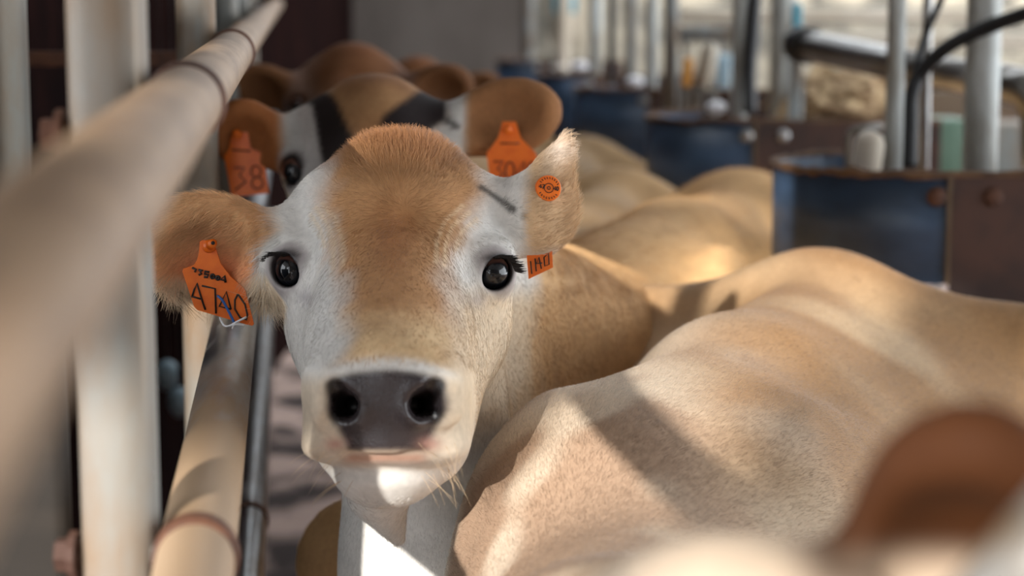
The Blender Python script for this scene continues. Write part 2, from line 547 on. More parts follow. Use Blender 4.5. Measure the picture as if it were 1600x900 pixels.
def build_head(f, fr, fine=True, neck_to=None):
    px = 1.76 / FPX

    def E(pxx, py, d, rx, ry, rz, k=0.03, tilt=0.0, roll=0.0, sub=False):
        A = rotx(math.radians(tilt))
        if roll:
            c, s_ = math.cos(math.radians(roll)), math.sin(math.radians(roll))
            A = A @ np.array([[c, s_, 0], [-s_, c, 0], [0, 0, 1]])
        m = d / FPX
        f.ell(fr.p(Lh(pxx, py, d)), np.array([rx * m, ry * m, rz]) * fr.sc, fr.ax(A), k, sub)

    def C(a, b, ra, rb, k=0.03, sub=False, flat=None):
        fl = None if flat is None else (fr.R @ np.asarray(flat[0], float), flat[1])
        f.cone(fr.p(Lh(*a)), fr.p(Lh(*b)), ra * fr.sc, rb * fr.sc, k, sub, fl)

    def B(pxx, py, d, rad, amp):
        f.bump(fr.p(Lh(pxx, py, d)), np.array(rad) * fr.sc, amp * fr.sc, fr.ax())

    # cranium, poll and forehead
    E(622, 337, 1.835, 130, 108, 0.095, 0.03)
    E(626, 268, 1.845, 84, 54, 0.07, 0.03)
    E(505, 318, 1.85, 40, 42, 0.05, 0.04)
    E(735, 318, 1.85, 40, 42, 0.05, 0.04)
    # brow bridges to the orbits
    C((560, 400, 1.80), (478, 405, 1.80), 0.05, 0.030, 0.03)
    C((672, 402, 1.80), (752, 410, 1.80), 0.05, 0.030, 0.03)
    # face
    C((616, 430, 1.795), (606, 600, 1.60), 0.074, 0.056, 0.04)
    C((612, 520, 1.76), (606, 640, 1.63), 0.075, 0.052, 0.04)
    C((613, 455, 1.745), (604, 572, 1.592), 0.050, 0.052, 0.05)
    # cheeks and jaw
    E(535, 485, 1.835, 82, 100, 0.085, 0.04, roll=-8)
    E(708, 492, 1.83, 88, 100, 0.085, 0.04, roll=6)
    C((550, 540, 1.82), (560, 690, 1.64), 0.042, 0.034, 0.04)
    C((690, 540, 1.81), (664, 690, 1.64), 0.045, 0.036, 0.04)
    # muzzle
    E(602, 632, 1.59, 98, 74, 0.070, 0.03)
    E(602, 600, 1.60, 100, 40, 0.062, 0.03)
    E(535, 682, 1.585, 56, 34, 0.048, 0.02, roll=-10)
    E(674, 686, 1.585, 56, 36, 0.048, 0.02, roll=10)
    E(602, 690, 1.575, 72, 26, 0.050, 0.02)
    E(504, 697, 1.578, 31, 22, 0.036, 0.010)
    E(700, 698, 1.578, 31, 22, 0.036, 0.010)
    # lower lip and chin
    E(603, 737, 1.615, 82, 42, 0.058, 0.008)
    E(603, 752, 1.64, 62, 36, 0.060, 0.02)
    C((545, 712, 1.535), (660, 712, 1.535), 0.0040, 0.0040, 0.006, True)
    # rim over the nose, and the flat of the nose pad
    C((520, 590, 1.545), (604, 572, 1.540), 0.014, 0.018, 0.035)
    C((604, 572, 1.540), (690, 590, 1.545), 0.018, 0.014, 0.035)
    # nostrils: comma-shaped hollows with raised wings
    C((517, 600, 1.528), (512, 645, 1.535), 0.012, 0.012, 0.012)
    C((696, 600, 1.528), (700, 642, 1.535), 0.012, 0.012, 0.012)
    C((546, 606, 1.522), (551, 640, 1.522), 0.010, 0.011, 0.014)
    C((655, 606, 1.522), (650, 640, 1.522), 0.010, 0.011, 0.014)
    C((520, 602, 1.514), (536, 634, 1.516), 0.0055, 0.0098, 0.008, True)
    C((536, 632, 1.514), (552, 636, 1.56), 0.0100, 0.007, 0.008, True)
    C((537, 640, 1.516), (511, 662, 1.524), 0.0090, 0.0035, 0.008, True)
    C((684, 600, 1.514), (664, 632, 1.516), 0.0055, 0.0098, 0.008, True)
    C((664, 630, 1.514), (648, 634, 1.56), 0.0100, 0.007, 0.008, True)
    C((663, 638, 1.516), (692, 658, 1.524), 0.0085, 0.0035, 0.008, True)
    # throat fold under the chin
    C((592, 775, 1.68), (622, 842, 1.715), 0.026, 0.007, 0.025)
    # hollows: between forehead and poll, in front of the eyes
    B(640, 345, 1.735, (0.020, 0.03, 0.03), -0.006)
    B(520, 455, 1.73, (0.03, 0.045, 0.04), -0.007)
    B(712, 458, 1.73, (0.03, 0.045, 0.04), -0.007)
    B(605, 520, 1.66, (0.03, 0.03, 0.04), 0.003)
    # folds of skin beside the brow
    if fine:
        for arc in WRINKLES:
            for a_, b_ in zip(arc, arc[1:]):
                for t_ in np.linspace(0, 1, 6)[:-1]:
                    pu, pv = a_[0] + (b_[0] - a_[0]) * t_, a_[1] + (b_[1] - a_[1]) * t_
                    B(pu, pv, f.depth(pu, pv), (0.0045, 0.0055, 0.006), 0.0011)
    # eye sockets, lids
    for c, sx in ((EYE_L, -1), (EYE_R, 1)):
        gz = np.array([sx * 0.55, 0.02, 0.83]); gz /= np.linalg.norm(gz)
        gx = np.cross([0, 1, 0], gz); gx /= np.linalg.norm(gx)
        gy = np.cross(gz, gx)
        f.ell(fr.p(c), np.array([1, 1, 1]) * 0.0238 * fr.sc, None, 0.02)
        # brow ridge over the eye
        f.cone(fr.p(c + gx * sx * 0.017 + gy * 0.021 - gz * 0.002), fr.p(c - gx * sx * 0.02 + gy * 0.017 - gz * 0.004),
               0.0085 * fr.sc, 0.008 * fr.sc, 0.012)
        la = -sx * gx * 0.80 - gy * 0.60; sa = np.cross(gz, la)
        f.ell(fr.p(c + gz * 0.022 - gy * 0.0012 - gx * sx * 0.001), np.array([0.0200, 0.0146, 0.0180]) * fr.sc, fr.ax(np.stack([la, sa, gz])), 0.003, True)
        f.ell(fr.p(c), np.ones(3) * (EYE_RAD + 0.0004) * fr.sc, None, 0.001, True)


def build_ear(f, root, tip, face, width, cup=0.5, thick=0.020, sc=1.0, k=0.02, stem=None):
    """leaf-shaped ear from root to tip, hollow on the side that looks along face"""
    root, tip, face = (np.asarray(v, float) for v in (root, tip, face))
    L = tip - root; n = np.linalg.norm(L); L = L / n
    N = face - L * (face @ L); N /= np.linalg.norm(N)
    Bv = np.cross(N, L)
    if stem is not None: f.cone(stem, root + L * n * 0.25, 0.034 * sc, 0.030 * sc, 0.03)
    f.cone(root, root + L * n * 0.35, 0.027 * sc, 0.022 * sc, k)
    c = root + L * n * 0.56
    f.ell(c, (n * 0.50, width * 0.5, thick), np.stack([L, Bv, N]), k)
    f.ell(c + L * n * 0.1, (n * 0.42, width * 0.36, thick), np.stack([L, Bv, N]), k)
    if cup:
        f.ell(c + N * thick * 1.05 - L * n * 0.02, (n * 0.36, width * 0.37, thick * (0.6 + cup)), np.stack([L, Bv, N]), 0.012, True)


def cow_body(f, hip, ahead, sc=1.0, slim=1.0, hook=0.235, hz=1.07):
    """trunk, legs and tail. hip = ground point below the hip bones, ahead = level direction to the head"""
    a = np.array([ahead[0], ahead[1], 0.0]); a /= np.linalg.norm(a)
    s_ = np.array([-a[1], a[0], 0.0])
    z = np.array([0, 0, 1.0])
    fr = Frame(np.stack([a, s_, z], 1), hip, sc)

    def E(c, r, k=0.1): f.ell(fr.p(c), np.array(r) * sc, fr.ax(), k * sc)
    def C(c0, c1, r0, r1, k=0.06): f.cone(fr.p(c0), fr.p(c1), r0 * sc, r1 * sc, k * sc)
    E((0.42, 0, 0.84), (0.60, 0.265 * slim, 0.31))
    E((0.80, 0, 0.86), (0.34, 0.205 * slim, 0.31))
    C((1.00, 0, 1.12), (0.55, 0, 1.125), 0.05, 0.045, 0.14)
    C((0.55, 0, 1.125), (0.02, 0, 1.15), 0.045, 0.05, 0.14)
    C((0.02, 0, 1.15), (-0.36, 0, 1.10), 0.05, 0.05, 0.12)
    E((-0.12, 0, 0.98), (0.30, 0.20, 0.20))
    for q in (-1, 1):
        E((0.84, q * 0.155 * slim, 0.95), (0.13, 0.06, 0.22), 0.08)
        C((0.02, q * 0.08, 1.115), (-0.02, q * hook, hz), 0.062, 0.062, 0.09)
        C((-0.34, q * 0.085, 1.06), (-0.36, q * 0.10, 1.03), 0.05, 0.05, 0.08)
        E((-0.14, q * 0.165, 0.78), (0.19, 0.085, 0.27), 0.08)
        C((0.02, q * 0.17, 0.68), (-0.27, q * 0.15, 0.50), 0.09, 0.042)
        C((-0.27, q * 0.15, 0.50), (-0.22, q * 0.15, 0.13), 0.038, 0.028, 0.03)
        C((-0.22, q * 0.15, 0.13), (-0.18, q * 0.15, 0.04), 0.032, 0.042, 0.02)
        C((0.86, q * 0.13, 0.70), (0.88, q * 0.12, 0.40), 0.08, 0.042)
        C((0.88, q * 0.12, 0.40), (0.87, q * 0.12, 0.12), 0.04, 0.028, 0.03)
        C((0.87, q * 0.12, 0.12), (0.90, q * 0.12, 0.04), 0.032, 0.042, 0.02)
    E((-0.02, 0, 0.60), (0.18, 0.13, 0.12), 0.06)
    C((-0.37, 0, 1.09), (-0.44, 0, 0.92), 0.035, 0.022, 0.05)
    C((-0.44, 0, 0.92), (-0.43, 0, 0.42), 0.02, 0.022, 0.03)
    return fr


# ---- coat colours in the head frame
def head_uv(fr, w):
    l = fr.inv(w) + ORG
    d = -l[:, 2]
    return 800 + FPX * l[:, 0] / d, 450 - FPX * l[:, 1] / d, d


def seg(u, v, a, b):
    ax, ay = a; bx, by = b
    t = np.clip(((u - ax) * (bx - ax) + (v - ay) * (by - ay)) / ((bx - ax) ** 2 + (by - ay) ** 2), 0, 1)
    return np.hypot(u - ax - t * (bx - ax), v - ay - t * (by - ay))


C_TAN = lin(196, 152, 104)
C_ORANGE = lin(182, 138, 96)
C_POLL = lin(160, 113, 76)
C_WHITE = lin(214, 211, 206)
C_CREAM = lin(222, 204, 178)
C_NOSE = lin(60, 54, 56)
C_DARK = lin(52, 42, 40)


WRINKLES = [[(494, 325), (512, 350), (522, 380), (522, 418)], [(504, 318), (524, 344), (536, 376), (537, 415)], [(486, 336), (500, 358), (508, 384)],
            [(733, 332), (708, 352), (696, 380), (694, 415)], [(722, 322), (696, 344), (683, 374), (681, 408)], [(744, 342), (722, 362), (711, 390)]]


def coat_main(fr, w, nrm=None):
    u, v, d = head_uv(fr, w)
    n1 = vnoise(w, 45.0); n2 = vnoise(w, 12.0)
    jit = (n1 - 0.5) * 26
    c = np.tile(C_WHITE, (len(w), 1))
    lf = np.interp(v, [190, 250, 300, 350, 420, 470, 530, 575], [500, 510, 496, 498, 520, 530, 536, 520])
    rt = np.interp(v, [190, 250, 300, 350, 420, 470, 530, 575], [760, 765, 770, 738, 708, 712, 722, 715])
    b = sst(u + jit, lf - 20, lf + 44) * (1 - sst(u + jit, rt - 44, rt + 30))
    arch = 577 + 17 * ((u - 604) / 90) ** 2          # upper edge of the nose pad
    b = b * (1 - sst(v - arch, -24, -8))
    c = mixc(c, C_ORANGE, b)
    c = mixc(c, lin(120, 78, 46), b * np.exp(-((u - 640) / 24) ** 2 - ((v - 340) / 24) ** 2) * 0.6)
    c = mixc(c, C_POLL, (1 - sst(v + jit, 215, 275)) * sst(u, 470, 520) * (1 - sst(u, 720, 770)))
    c = mixc(c, lin(164, 104, 60), np.exp(-((u - 612) / 36) ** 2 - ((v - 372) / 60) ** 2) * 0.55)
    # paler towards the nose, tan on the far cheek
    c = mixc(c, lin(214, 186, 146), sst(v + jit * 0.8, 462, 535) * b * 0.8)
    c = mixc(c, lin(212, 186, 150), sst(u + jit, 690, 735) * sst(v, 430, 480) * (1 - sst(v, 640, 720)) * 0.75)
    c = mixc(c, C_WHITE, np.exp(-((v - arch + 11) / 10) ** 2) * (1 - sst(np.abs(u - 604), 95, 125)) * 0.8 * (1 - sst(d, 1.62, 1.66)))
    # wrinkles beside the brow
    for arc in WRINKLES:
        ds = np.full(len(w), 1e3)
        for a_, b_ in zip(arc, arc[1:]): ds = np.minimum(ds, seg(u, v, a_, b_))
        c = mixc(c, lin(226, 202, 168), (1 - sst(ds, 1.0, 5.5)) * 0.5 * (1 - sst(d, 1.86, 1.92)))
    # muzzle: pale band, dark pad, lips
    mz = sst(v, 570, 610) * sst(d, 1.30, 1.35) * (1 - sst(d, 1.60, 1.66)) * (1 - sst(v, 700, 745))
    c = mixc(c, lin(206, 186, 158), mz * 0.7)
    half_l = np.interp(v, [572, 590, 640, 665, 704], [72, 94, 96, 82, 60])
    half_r = np.interp(v, [572, 590, 640, 665, 704], [80, 96, 98, 80, 62])
    pad = (1 - sst(np.where(u < 602, 602 - u, u - 602) + (n1 - 0.5) * 8, np.where(u < 602, half_l, half_r) - 11, np.where(u < 602, half_l, half_r) + 9))
    pad = pad * sst(v - arch + (n1 - 0.5) * 6, -7, 9) * (1 - sst(v, 699, 708)) * (1 - sst(d, 1.585, 1.61))
    pink = (np.exp(-((u - 523) / 16) ** 2 - ((v - 694) / 10) ** 2) + np.exp(-((u - 672) / 18) ** 2 - ((v - 694) / 12) ** 2))
    c = mixc(c, C_NOSE, pad)
    c = mixc(c, lin(186, 140, 126), np.clip(pink, 0, 1) * 0.8 * (1 - sst(d, 1.6, 1.63)))
    c = mixc(c, lin(170, 122, 100), np.exp(-((v - 716) / 9) ** 2) * (1 - sst(np.abs(u - 602), 50, 80)) * (1 - sst(d, 1.63, 1.66)) * 0.8)
    wet = pad.copy()
    # nostril insides
    l = fr.inv(w)
    for q0, q1, q2 in (((520, 602), (537, 636), (512, 661)), ((684, 600), (663, 634), (691, 657))):
        dd = np.minimum(seg(u, v, q0, q1), seg(u, v, q1, q2) + 3)
        c = mixc(c, lin(20, 15, 15), (1 - sst(dd, 7, 19)) * pad)
    # eye rims
    for e, sx in ((EYE_L, -1), (EYE_R, 1)):
        dd = np.linalg.norm((l - e - np.array([-sx * 0.002, 0.002, 0])) * [1, 0.92, 1], axis=1)
        dd = dd + 0.45 * np.maximum(0, l[:, 1] - e[1] - 0.0135)
        c = mixc(c, lin(120, 106, 108), (1 - sst(dd, 0.0270, 0.0320)) * 0.6)
        k = 1 - sst(dd, 0.0232, 0.0272)
        c = mixc(c, lin(38, 30, 30), k)
        wet = np.maximum(wet, k * 0.6)
    c = mixc(c, lin(150, 142, 146), np.exp(-((u - 478) / 16) ** 2 - ((v - 463) / 12) ** 2) * 0.55 + np.exp(-((u - 745) / 16) ** 2 - ((v - 468) / 12) ** 2) * 0.45)
    # dark streak towards the upright ear
    ds = np.minimum(seg(u, v, (752, 292), (800, 326)), seg(u, v, (822, 338), (848, 332)))
    c = mixc(c, lin(62, 60, 58), (1 - sst(ds + (n1 - 0.5) * 10, 3, 11)) * 0.85)
    # ears and behind the brow
    be = (1 - sst(u + jit * 0.5, 408, 450)) * sst(np.linalg.norm(l - EYE_L, axis=1), 0.032, 0.042)
    c = mixc(c, lin(216, 172, 126), be * (1 - sst(d, 1.95, 2.0)))
    inner = be * np.exp(-((u - 330) / 70) ** 2 - ((v - 425) / 34) ** 2)
    c = mixc(c, lin(232, 156, 110), np.clip(inner * 1.1, 0, 1))  # orange glow of light through the thin ear, put into its colour
    c = mixc(c, lin(230, 208, 178), be * sst(v - (u - 240) * 0.10, 418, 448))
    c = mixc(c, lin(232, 216, 192), sst(u, 383, 398) * (1 - sst(u, 440, 450)) * sst(v, 422, 438) * (1 - sst(v, 485, 500)) * sst(d, 1.762, 1.772))
    re = sst(u + jit * 0.5, 808, 832) * (1 - sst(v + jit * 0.4, 380, 415))
    c = mixc(c, lin(196, 164, 128), re * (1 - sst(d, 1.95, 2.0)))
    c = mixc(c, lin(222, 204, 186), re * np.exp(-((u - 872) / 22) ** 2 - ((v - 235) / 26) ** 2))
    c = mixc(c, lin(150, 132, 112), re * np.exp(-((u - 852) / 14) ** 2 - ((v - 262) / 24) ** 2) * 0.6)
    # neck and body
    body = sst(d + (n2 - 0.5) * 0.12 + (n1 - 0.5) * 0.06, 1.95, 2.13)
    c = mixc(c, lin(200, 162, 116), body)
    c *= (0.9 + 0.2 * n1)[:, None] * (0.94 + 0.12 * n2)[:, None]
    return np.clip(c, 0, 1), wet


def normals_of(me):
    n = np.empty(len(me.vertices) * 3, np.float32)
    me.vertex_normals.foreach_get('vector', n)
    return n.reshape(-1, 3)


def grow_fur(name, me, pos, quads, parent, count, density, length, flow, lift, radius, coat, seed, shade=(0.72, 1.22), whorl=0.35):
    """lay count short hairs on the skin as real strands"""
    r = np.random.default_rng(seed)
    nv = normals_of(me)
    p0, p1, p2, p3 = (pos[quads[:, i]] for i in range(4))
    area = 0.5 * np.linalg.norm(np.cross(p2 - p0, p3 - p1), axis=1)
    cen = (p0 + p1 + p2 + p3) / 4
    cn = nv[quads].mean(1)
    wgt = area * density(cen, cn)
    cs = np.cumsum(wgt); cs /= cs[-1]
    fi = np.searchsorted(cs, r.random(count))
    a, b = r.random(count)[:, None], r.random(count)[:, None]
    bl = lambda A: (A[quads[fi, 0]] * (1 - a) + A[quads[fi, 1]] * a) * (1 - b) + (A[quads[fi, 3]] * (1 - a) + A[quads[fi, 2]] * a) * b
    p = bl(pos)
    n = bl(nv); n /= np.linalg.norm(n, axis=1)[:, None] + 1e-9
    col = bl(coat)
    Lh_ = length(p, n) * r.uniform(0.65, 1.25, count)
    t = flow(p, n)
    # clumps drift together, single hairs stray a little
    drift = np.stack([vnoise(p + q * 7.1, 55.0) for q in range(3)], 1) - 0.5
    t = t + drift * whorl * 2 + r.normal(0, 0.16, (count, 3))
    t -= n * (t * n).sum(1)[:, None]
    t /= np.linalg.norm(t, axis=1)[:, None] + 1e-9
    lf = (lift(p, n) * r.uniform(0.6, 1.4, count))[:, None]
    LL = Lh_[:, None]
    K = 4
    pts = np.empty((count, K, 3))
    for i, s_ in enumerate(np.linspace(0, 1, K)):
        pts[:, i] = p + LL * (t * (s_ * 0.92 + 0.08 * s_ * s_) * np.sqrt(np.clip(1 - lf * lf, 0.05, 1)) + n * lf * (s_ - 0.35 * s_ * s_)) - n * 0.0006
    cu = bpy.data.hair_curves.new(name)
    cu.add_curves([K] * count)
    cu.attributes['position'].data.foreach_set('vector', pts.astype(np.float32).ravel())
    ra = cu.attributes.new('radius', 'FLOAT', 'POINT')
    prof = np.array([1.0, 0.9, 0.65, 0.2])
    ra.data.foreach_set('value', (radius * np.tile(prof, count) * np.repeat(r.uniform(0.7, 1.2, count), K)).astype(np.float32))
    ca = cu.attributes.new('coat', 'FLOAT_COLOR', 'CURVE')
    cc = np.clip(col * r.uniform(shade[0], shade[1], count)[:, None], 0, 1)
    ca.data.foreach_set('color', np.concatenate([cc, np.ones((count, 1))], 1).astype(np.float32).ravel())
    cu.materials.append(M_FUR)
    return link(name, cu, parent)


def eye_obj(fr, c, sx, parent, gaze=(0.5, 0.02, 0.85)):
    bm = bmesh.new()
    bmesh.ops.create_uvsphere(bm, u_segments=40, v_segments=24, radius=EYE_RAD * fr.sc)
    for v in bm.verts:                      # cornea bulge
        q = max(0.0, v.co.z / (EYE_RAD * fr.sc) - 0.72)
        v.co.z += q * 0.006 * fr.sc
    o = mesh_obj('eye', bm, M_EYE, parent)
    g = np.array([sx * gaze[0], gaze[1], gaze[2]]); g /= np.linalg.norm(g)
    gx = np.cross([0, 1, 0], g); gx /= np.linalg.norm(gx)
    gy = np.cross(g, gx)
    Rw = fr.R @ np.stack([gx, gy, g], 1)
    M = Matrix([list(Rw[i]) + [float(fr.p(c)[i])] for i in range(3)] + [[0, 0, 0, 1]])
    o.matrix_parent_inverse = Matrix()
    o.matrix_basis = Matrix.Translation(parent.location).inverted() @ M
    return o


def lashes(fr, c, sx, parent, count=170):
    r = np.random.default_rng(5)
    gz = np.array([sx * 0.55, 0.02, 0.83]); gz /= np.linalg.norm(gz)
    gx = np.cross([0, 1, 0], gz); gx /= np.linalg.norm(gx); gy = np.cross(gz, gx)
    K = 4
    pts = np.empty((count, K, 3))
    for i in range(count):
        th = math.radians(r.uniform(5, 115)) if sx > 0 else math.radians(r.uniform(62, 150))
        base = c + 0.0176 * (gx * math.cos(th) + gy * math.sin(th) * 0.88) + gz * 0.0150
        out = gx * math.cos(th) * 0.7 + gy * math.sin(th) * 0.25 + gz * 0.7 + gx * sx * 0.5 - gy * 0.5 + r.normal(0, 0.1, 3)
        out /= np.linalg.norm(out)
        L = r.uniform(0.007, 0.0135)
        for k in range(K):
            s_ = k / (K - 1)
            pts[i, k] = fr.p(base + out * L * s_ + gy * L * 0.15 * s_ * s_ )
    cu = bpy.data.hair_curves.new('eyelashes')
    cu.add_curves([K] * count)
    cu.attributes['position'].data.foreach_set('vector', pts.astype(np.float32).ravel())
    ra = cu.attributes.new('radius', 'FLOAT', 'POINT')
    ra.data.foreach_set('value', np.tile(np.array([0.0005, 0.00045, 0.0003, 0.0001], np.float32), count))
    cu.materials.append(M_LASH)
    return link('eyelashes', cu, parent)


def slab(poly, thick, back):
    """flat plate: outline of world points, given thickness along back"""
    bm = bmesh.new()
    bk = Vector(back).normalized() * thick
    f0 = [bm.verts.new(Vector(p)) for p in poly]
    f1 = [bm.verts.new(Vector(p) + bk) for p in poly]
    bm.faces.new(f0)
    bm.faces.new(f1[::-1])
    n = len(poly)
    for i in range(n):
        bm.faces.new((f0[i], f1[i], f1[(i + 1) % n], f0[(i + 1) % n]))
    bmesh.ops.recalc_face_normals(bm, faces=bm.faces)
    return bm

# ================================================================== the barn
VPX = (448 - 800) / FPX          # the rails run along this direction: x changes by VPX per metre of depth
def rail(lat, z, y): return (lat + VPX * y, y, z)


fl = mesh_obj('floor', box((-4, -2, -0.1), (6, 16, 0)), M_FLOOR, smooth=False); tag(fl, kind='structure')
wb = mesh_obj('wall_back', box((-4, 12.5, 0), (0.15, 12.7, 3.6)), M_WALL, smooth=False); tag(wb, kind='structure')
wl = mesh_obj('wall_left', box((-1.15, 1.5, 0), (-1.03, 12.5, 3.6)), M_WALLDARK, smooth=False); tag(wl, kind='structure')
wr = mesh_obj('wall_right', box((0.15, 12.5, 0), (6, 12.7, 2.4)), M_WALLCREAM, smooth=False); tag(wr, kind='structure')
for y0, y1 in ((-2.6, 4.2), (4.9, 7.0), (8.2, 10.0), (11.6, 12.7)):      # roof sheets, with gaps added between them to let in sky light
    ce = mesh_obj('ceiling', box((-3.7, y0, 3.6), (6, y1, 3.7)), M_ROOF, smooth=False); tag(ce, kind='structure')
bm = box((-0.9, -2.7, 0), (6, -2.6, 3.6)); add_box(bm, (-2.4, -2.7, 3.5), (-0.9, -2.6, 3.6)); add_box(bm, (-3.7, -2.7, 0), (-2.4, -2.6, 3.6))
wf = mesh_obj('wall_front', bm, M_WALL, smooth=False); tag(wf, kind='structure')   # behind the camera, wide doorway on the left
t = mesh_obj('shade_post', box((-1.28, -2.56, 0), (-1.12, -2.44, 3.5)), M_TIMBER, smooth=False); tag(t, 'unseen timber post added in the barn doorway to cast a shadow band', 'post')  # out-of-view post, added to throw a shadow band on the near back
root = empty('shade_boards', (-1.7, -2.6, 3.5)); tag(root, 'unseen timber boards added in the barn doorway to shade the cows and the nearest guard', 'boards')
for x0, x1, z0, z1 in ((-1.94, -1.53, 2.70, 3.03), (-2.32, -1.76, 3.13, 3.40), (-1.64, -1.0, 3.19, 3.5)):  # boards added out of view to shade two heads and the nearest guard
    mesh_obj('board', box((x0, -2.62, z0), (x1, -2.58, z1)), M_TIMBER, root, smooth=False)
for x in (-1.85, -1.6): mesh_obj('hanger', tube([(x, -2.6, 3.02), (x, -2.6, 3.52)], 0.006, 8), M_GALV, root)


M_WALLDARK.node_tree.nodes['Principled BSDF'].inputs['Specular IOR Level'].default_value = 0.0


# ---- uprights that carry the three rails
LAT_POST = -0.112
post_labels = {
    1: 'dirty galvanised square upright closest to the camera with rusty bolts, left of the tagged ear',
    2: 'galvanised upright behind the orange-tagged ear of the cow looking at the camera',
    3: 'third galvanised upright along the rails, beside the ear of the second cow',
    4: 'fourth galvanised upright along the rails, between the third and the fifth',
    5: 'fifth galvanised upright along the rails, last before the dark far end'}
for i in range(1, 6):
    y = 1.2 * i
    x = LAT_POST + VPX * y
    p = mesh_obj('rail_post', box((x - 0.022, y - 0.022, 0), (x + 0.026, y + 0.022, 2.6), 0.016), M_GALV)
    tag(p, post_labels[i], 'post', 'uprights carrying the rails')
    for z in (1.43, 1.16, 0.79):
        bm = add_tube(bmesh.new(), [(x - 0.04, y, z), (x - 0.024, y, z)], 0.011, 6)
        add_tube(bm, [(x - 0.031, y, z), (x - 0.026, y, z)], 0.016, 12)
        mesh_obj('bolt', bm, M_RUST, p, smooth=False)


def rail_obj(name, z0_, mats, ringys, label, y0, y1, brk=None, r=0.025, rise=0.0, lat0=-0.062, drift=0.0):
    zz = lambda y: z0_ + rise * (y - 1.28)
    ll = lambda y: lat0 + drift * (y - 1.28)
    root = empty(name, rail(ll(1.3), zz(1.3), 1.3))
    tag(root, label, 'rail')
    cuts = [y0] + ([brk] if brk else []) + [y1]
    for k in range(len(cuts) - 1):
        ys = np.linspace(cuts[k], cuts[k + 1], 12)
        mesh_obj('pipe', tube([rail(ll(y), zz(y), y) for y in ys], r, 40), mats[k], root)
    for y in ringys:
        bm = bmesh.new()
        a = Vector(rail(ll(y), zz(y), y)); t = Vector((VPX + drift, 1, rise)).normalized()
        prof = [(-0.012, r), (-0.010, r + 0.0025), (-0.004, r + 0.003), (0.004, r + 0.003), (0.010, r + 0.0025), (0.012, r)]
        add_tube(bm, [a + t * q[0] for q in prof], [q[1] for q in prof], 40)
        mesh_obj('collar', bm, M_RUST, root)
    for i in range(1, 6):
        y = 1.2 * i
        a = Vector(rail(ll(y) - 0.02, zz(y), y)); b = Vector((LAT_POST + VPX * y + 0.02, y, zz(y)))
        mesh_obj('bracket', tube([a, b], 0.014, 12), M_GALV_DARK, root)
    return root


rail_obj('top_rail', 1.447, [M_RAIL], (1.28, 2.2), 'dusty tan top rail pipe running past the uprights, blurred close to the camera', 0.16, 7.4, r=0.0243, rise=0.019, lat0=-0.0665, drift=0.006)
rail_obj('middle_rail', 1.161, [M_MIDRAIL], (1.19,), 'middle rail pipe below the tagged ear, shiny steel at its far end', 0.3, 7.0)
rail_obj('bottom_rail', 0.79, [M_STEEL], (2.68,), 'bottom rail pipe near the floor with a rusty joint', 0.8, 7.0)

# ---- things in the dark left bay
px_ = P(14, 60, 2.3)
t = mesh_obj('service_pipe', tube([(px_[0], px_[1], 0), (px_[0], px_[1], 3.2)], 0.022, 24), M_GALV)
tag(t, 'grey vertical pipe standing alone at the left edge before the dark wall', 'pipe')
a = P(20, 92, 3.0); b = P(300, 92, 3.0)
t = mesh_obj('rusty_beam', box((-1.03, a[1] - 0.015, a[2] - 0.012), (b[0], a[1] + 0.015, a[2] + 0.012), 0.004), M_RUST)
tag(t, 'rusty brown crossbar behind the two nearest uprights', 'bar')
t = mesh_obj('stall_board', box((-1.2, 1.32, 0.0), (-0.315, 1.35, 1.34), 0.01), M_DARKTIMBER)
tag(t, 'weathered timber board at the bottom left, blurred', 'board')


for x, y in ((262, 586), (281, 628)):  # balls and cords added to stand in for two blurred glints of light
    c = P(x, y, 4.2)
    bm = bmesh.new()
    bmesh.ops.create_uvsphere(bm, u_segments=16, v_segments=10, radius=0.026)
    for v in bm.verts: v.co = Vector((v.co.x, v.co.y, v.co.z * 1.3)) + Vector(c)
    t = mesh_obj('glint_ball', bm, M_PALEBLUE)
    mesh_obj('cord', tube([(c[0], c[1], c[2] + 0.03), (c[0], c[1], 3.62)], 0.002, 6), M_BLACK, t)
    tag(t, 'pale blue ball added as a blurred glint in the dark gap behind the uprights, ' + ('the upper one' if y < 600 else 'the lower one'), 'float')

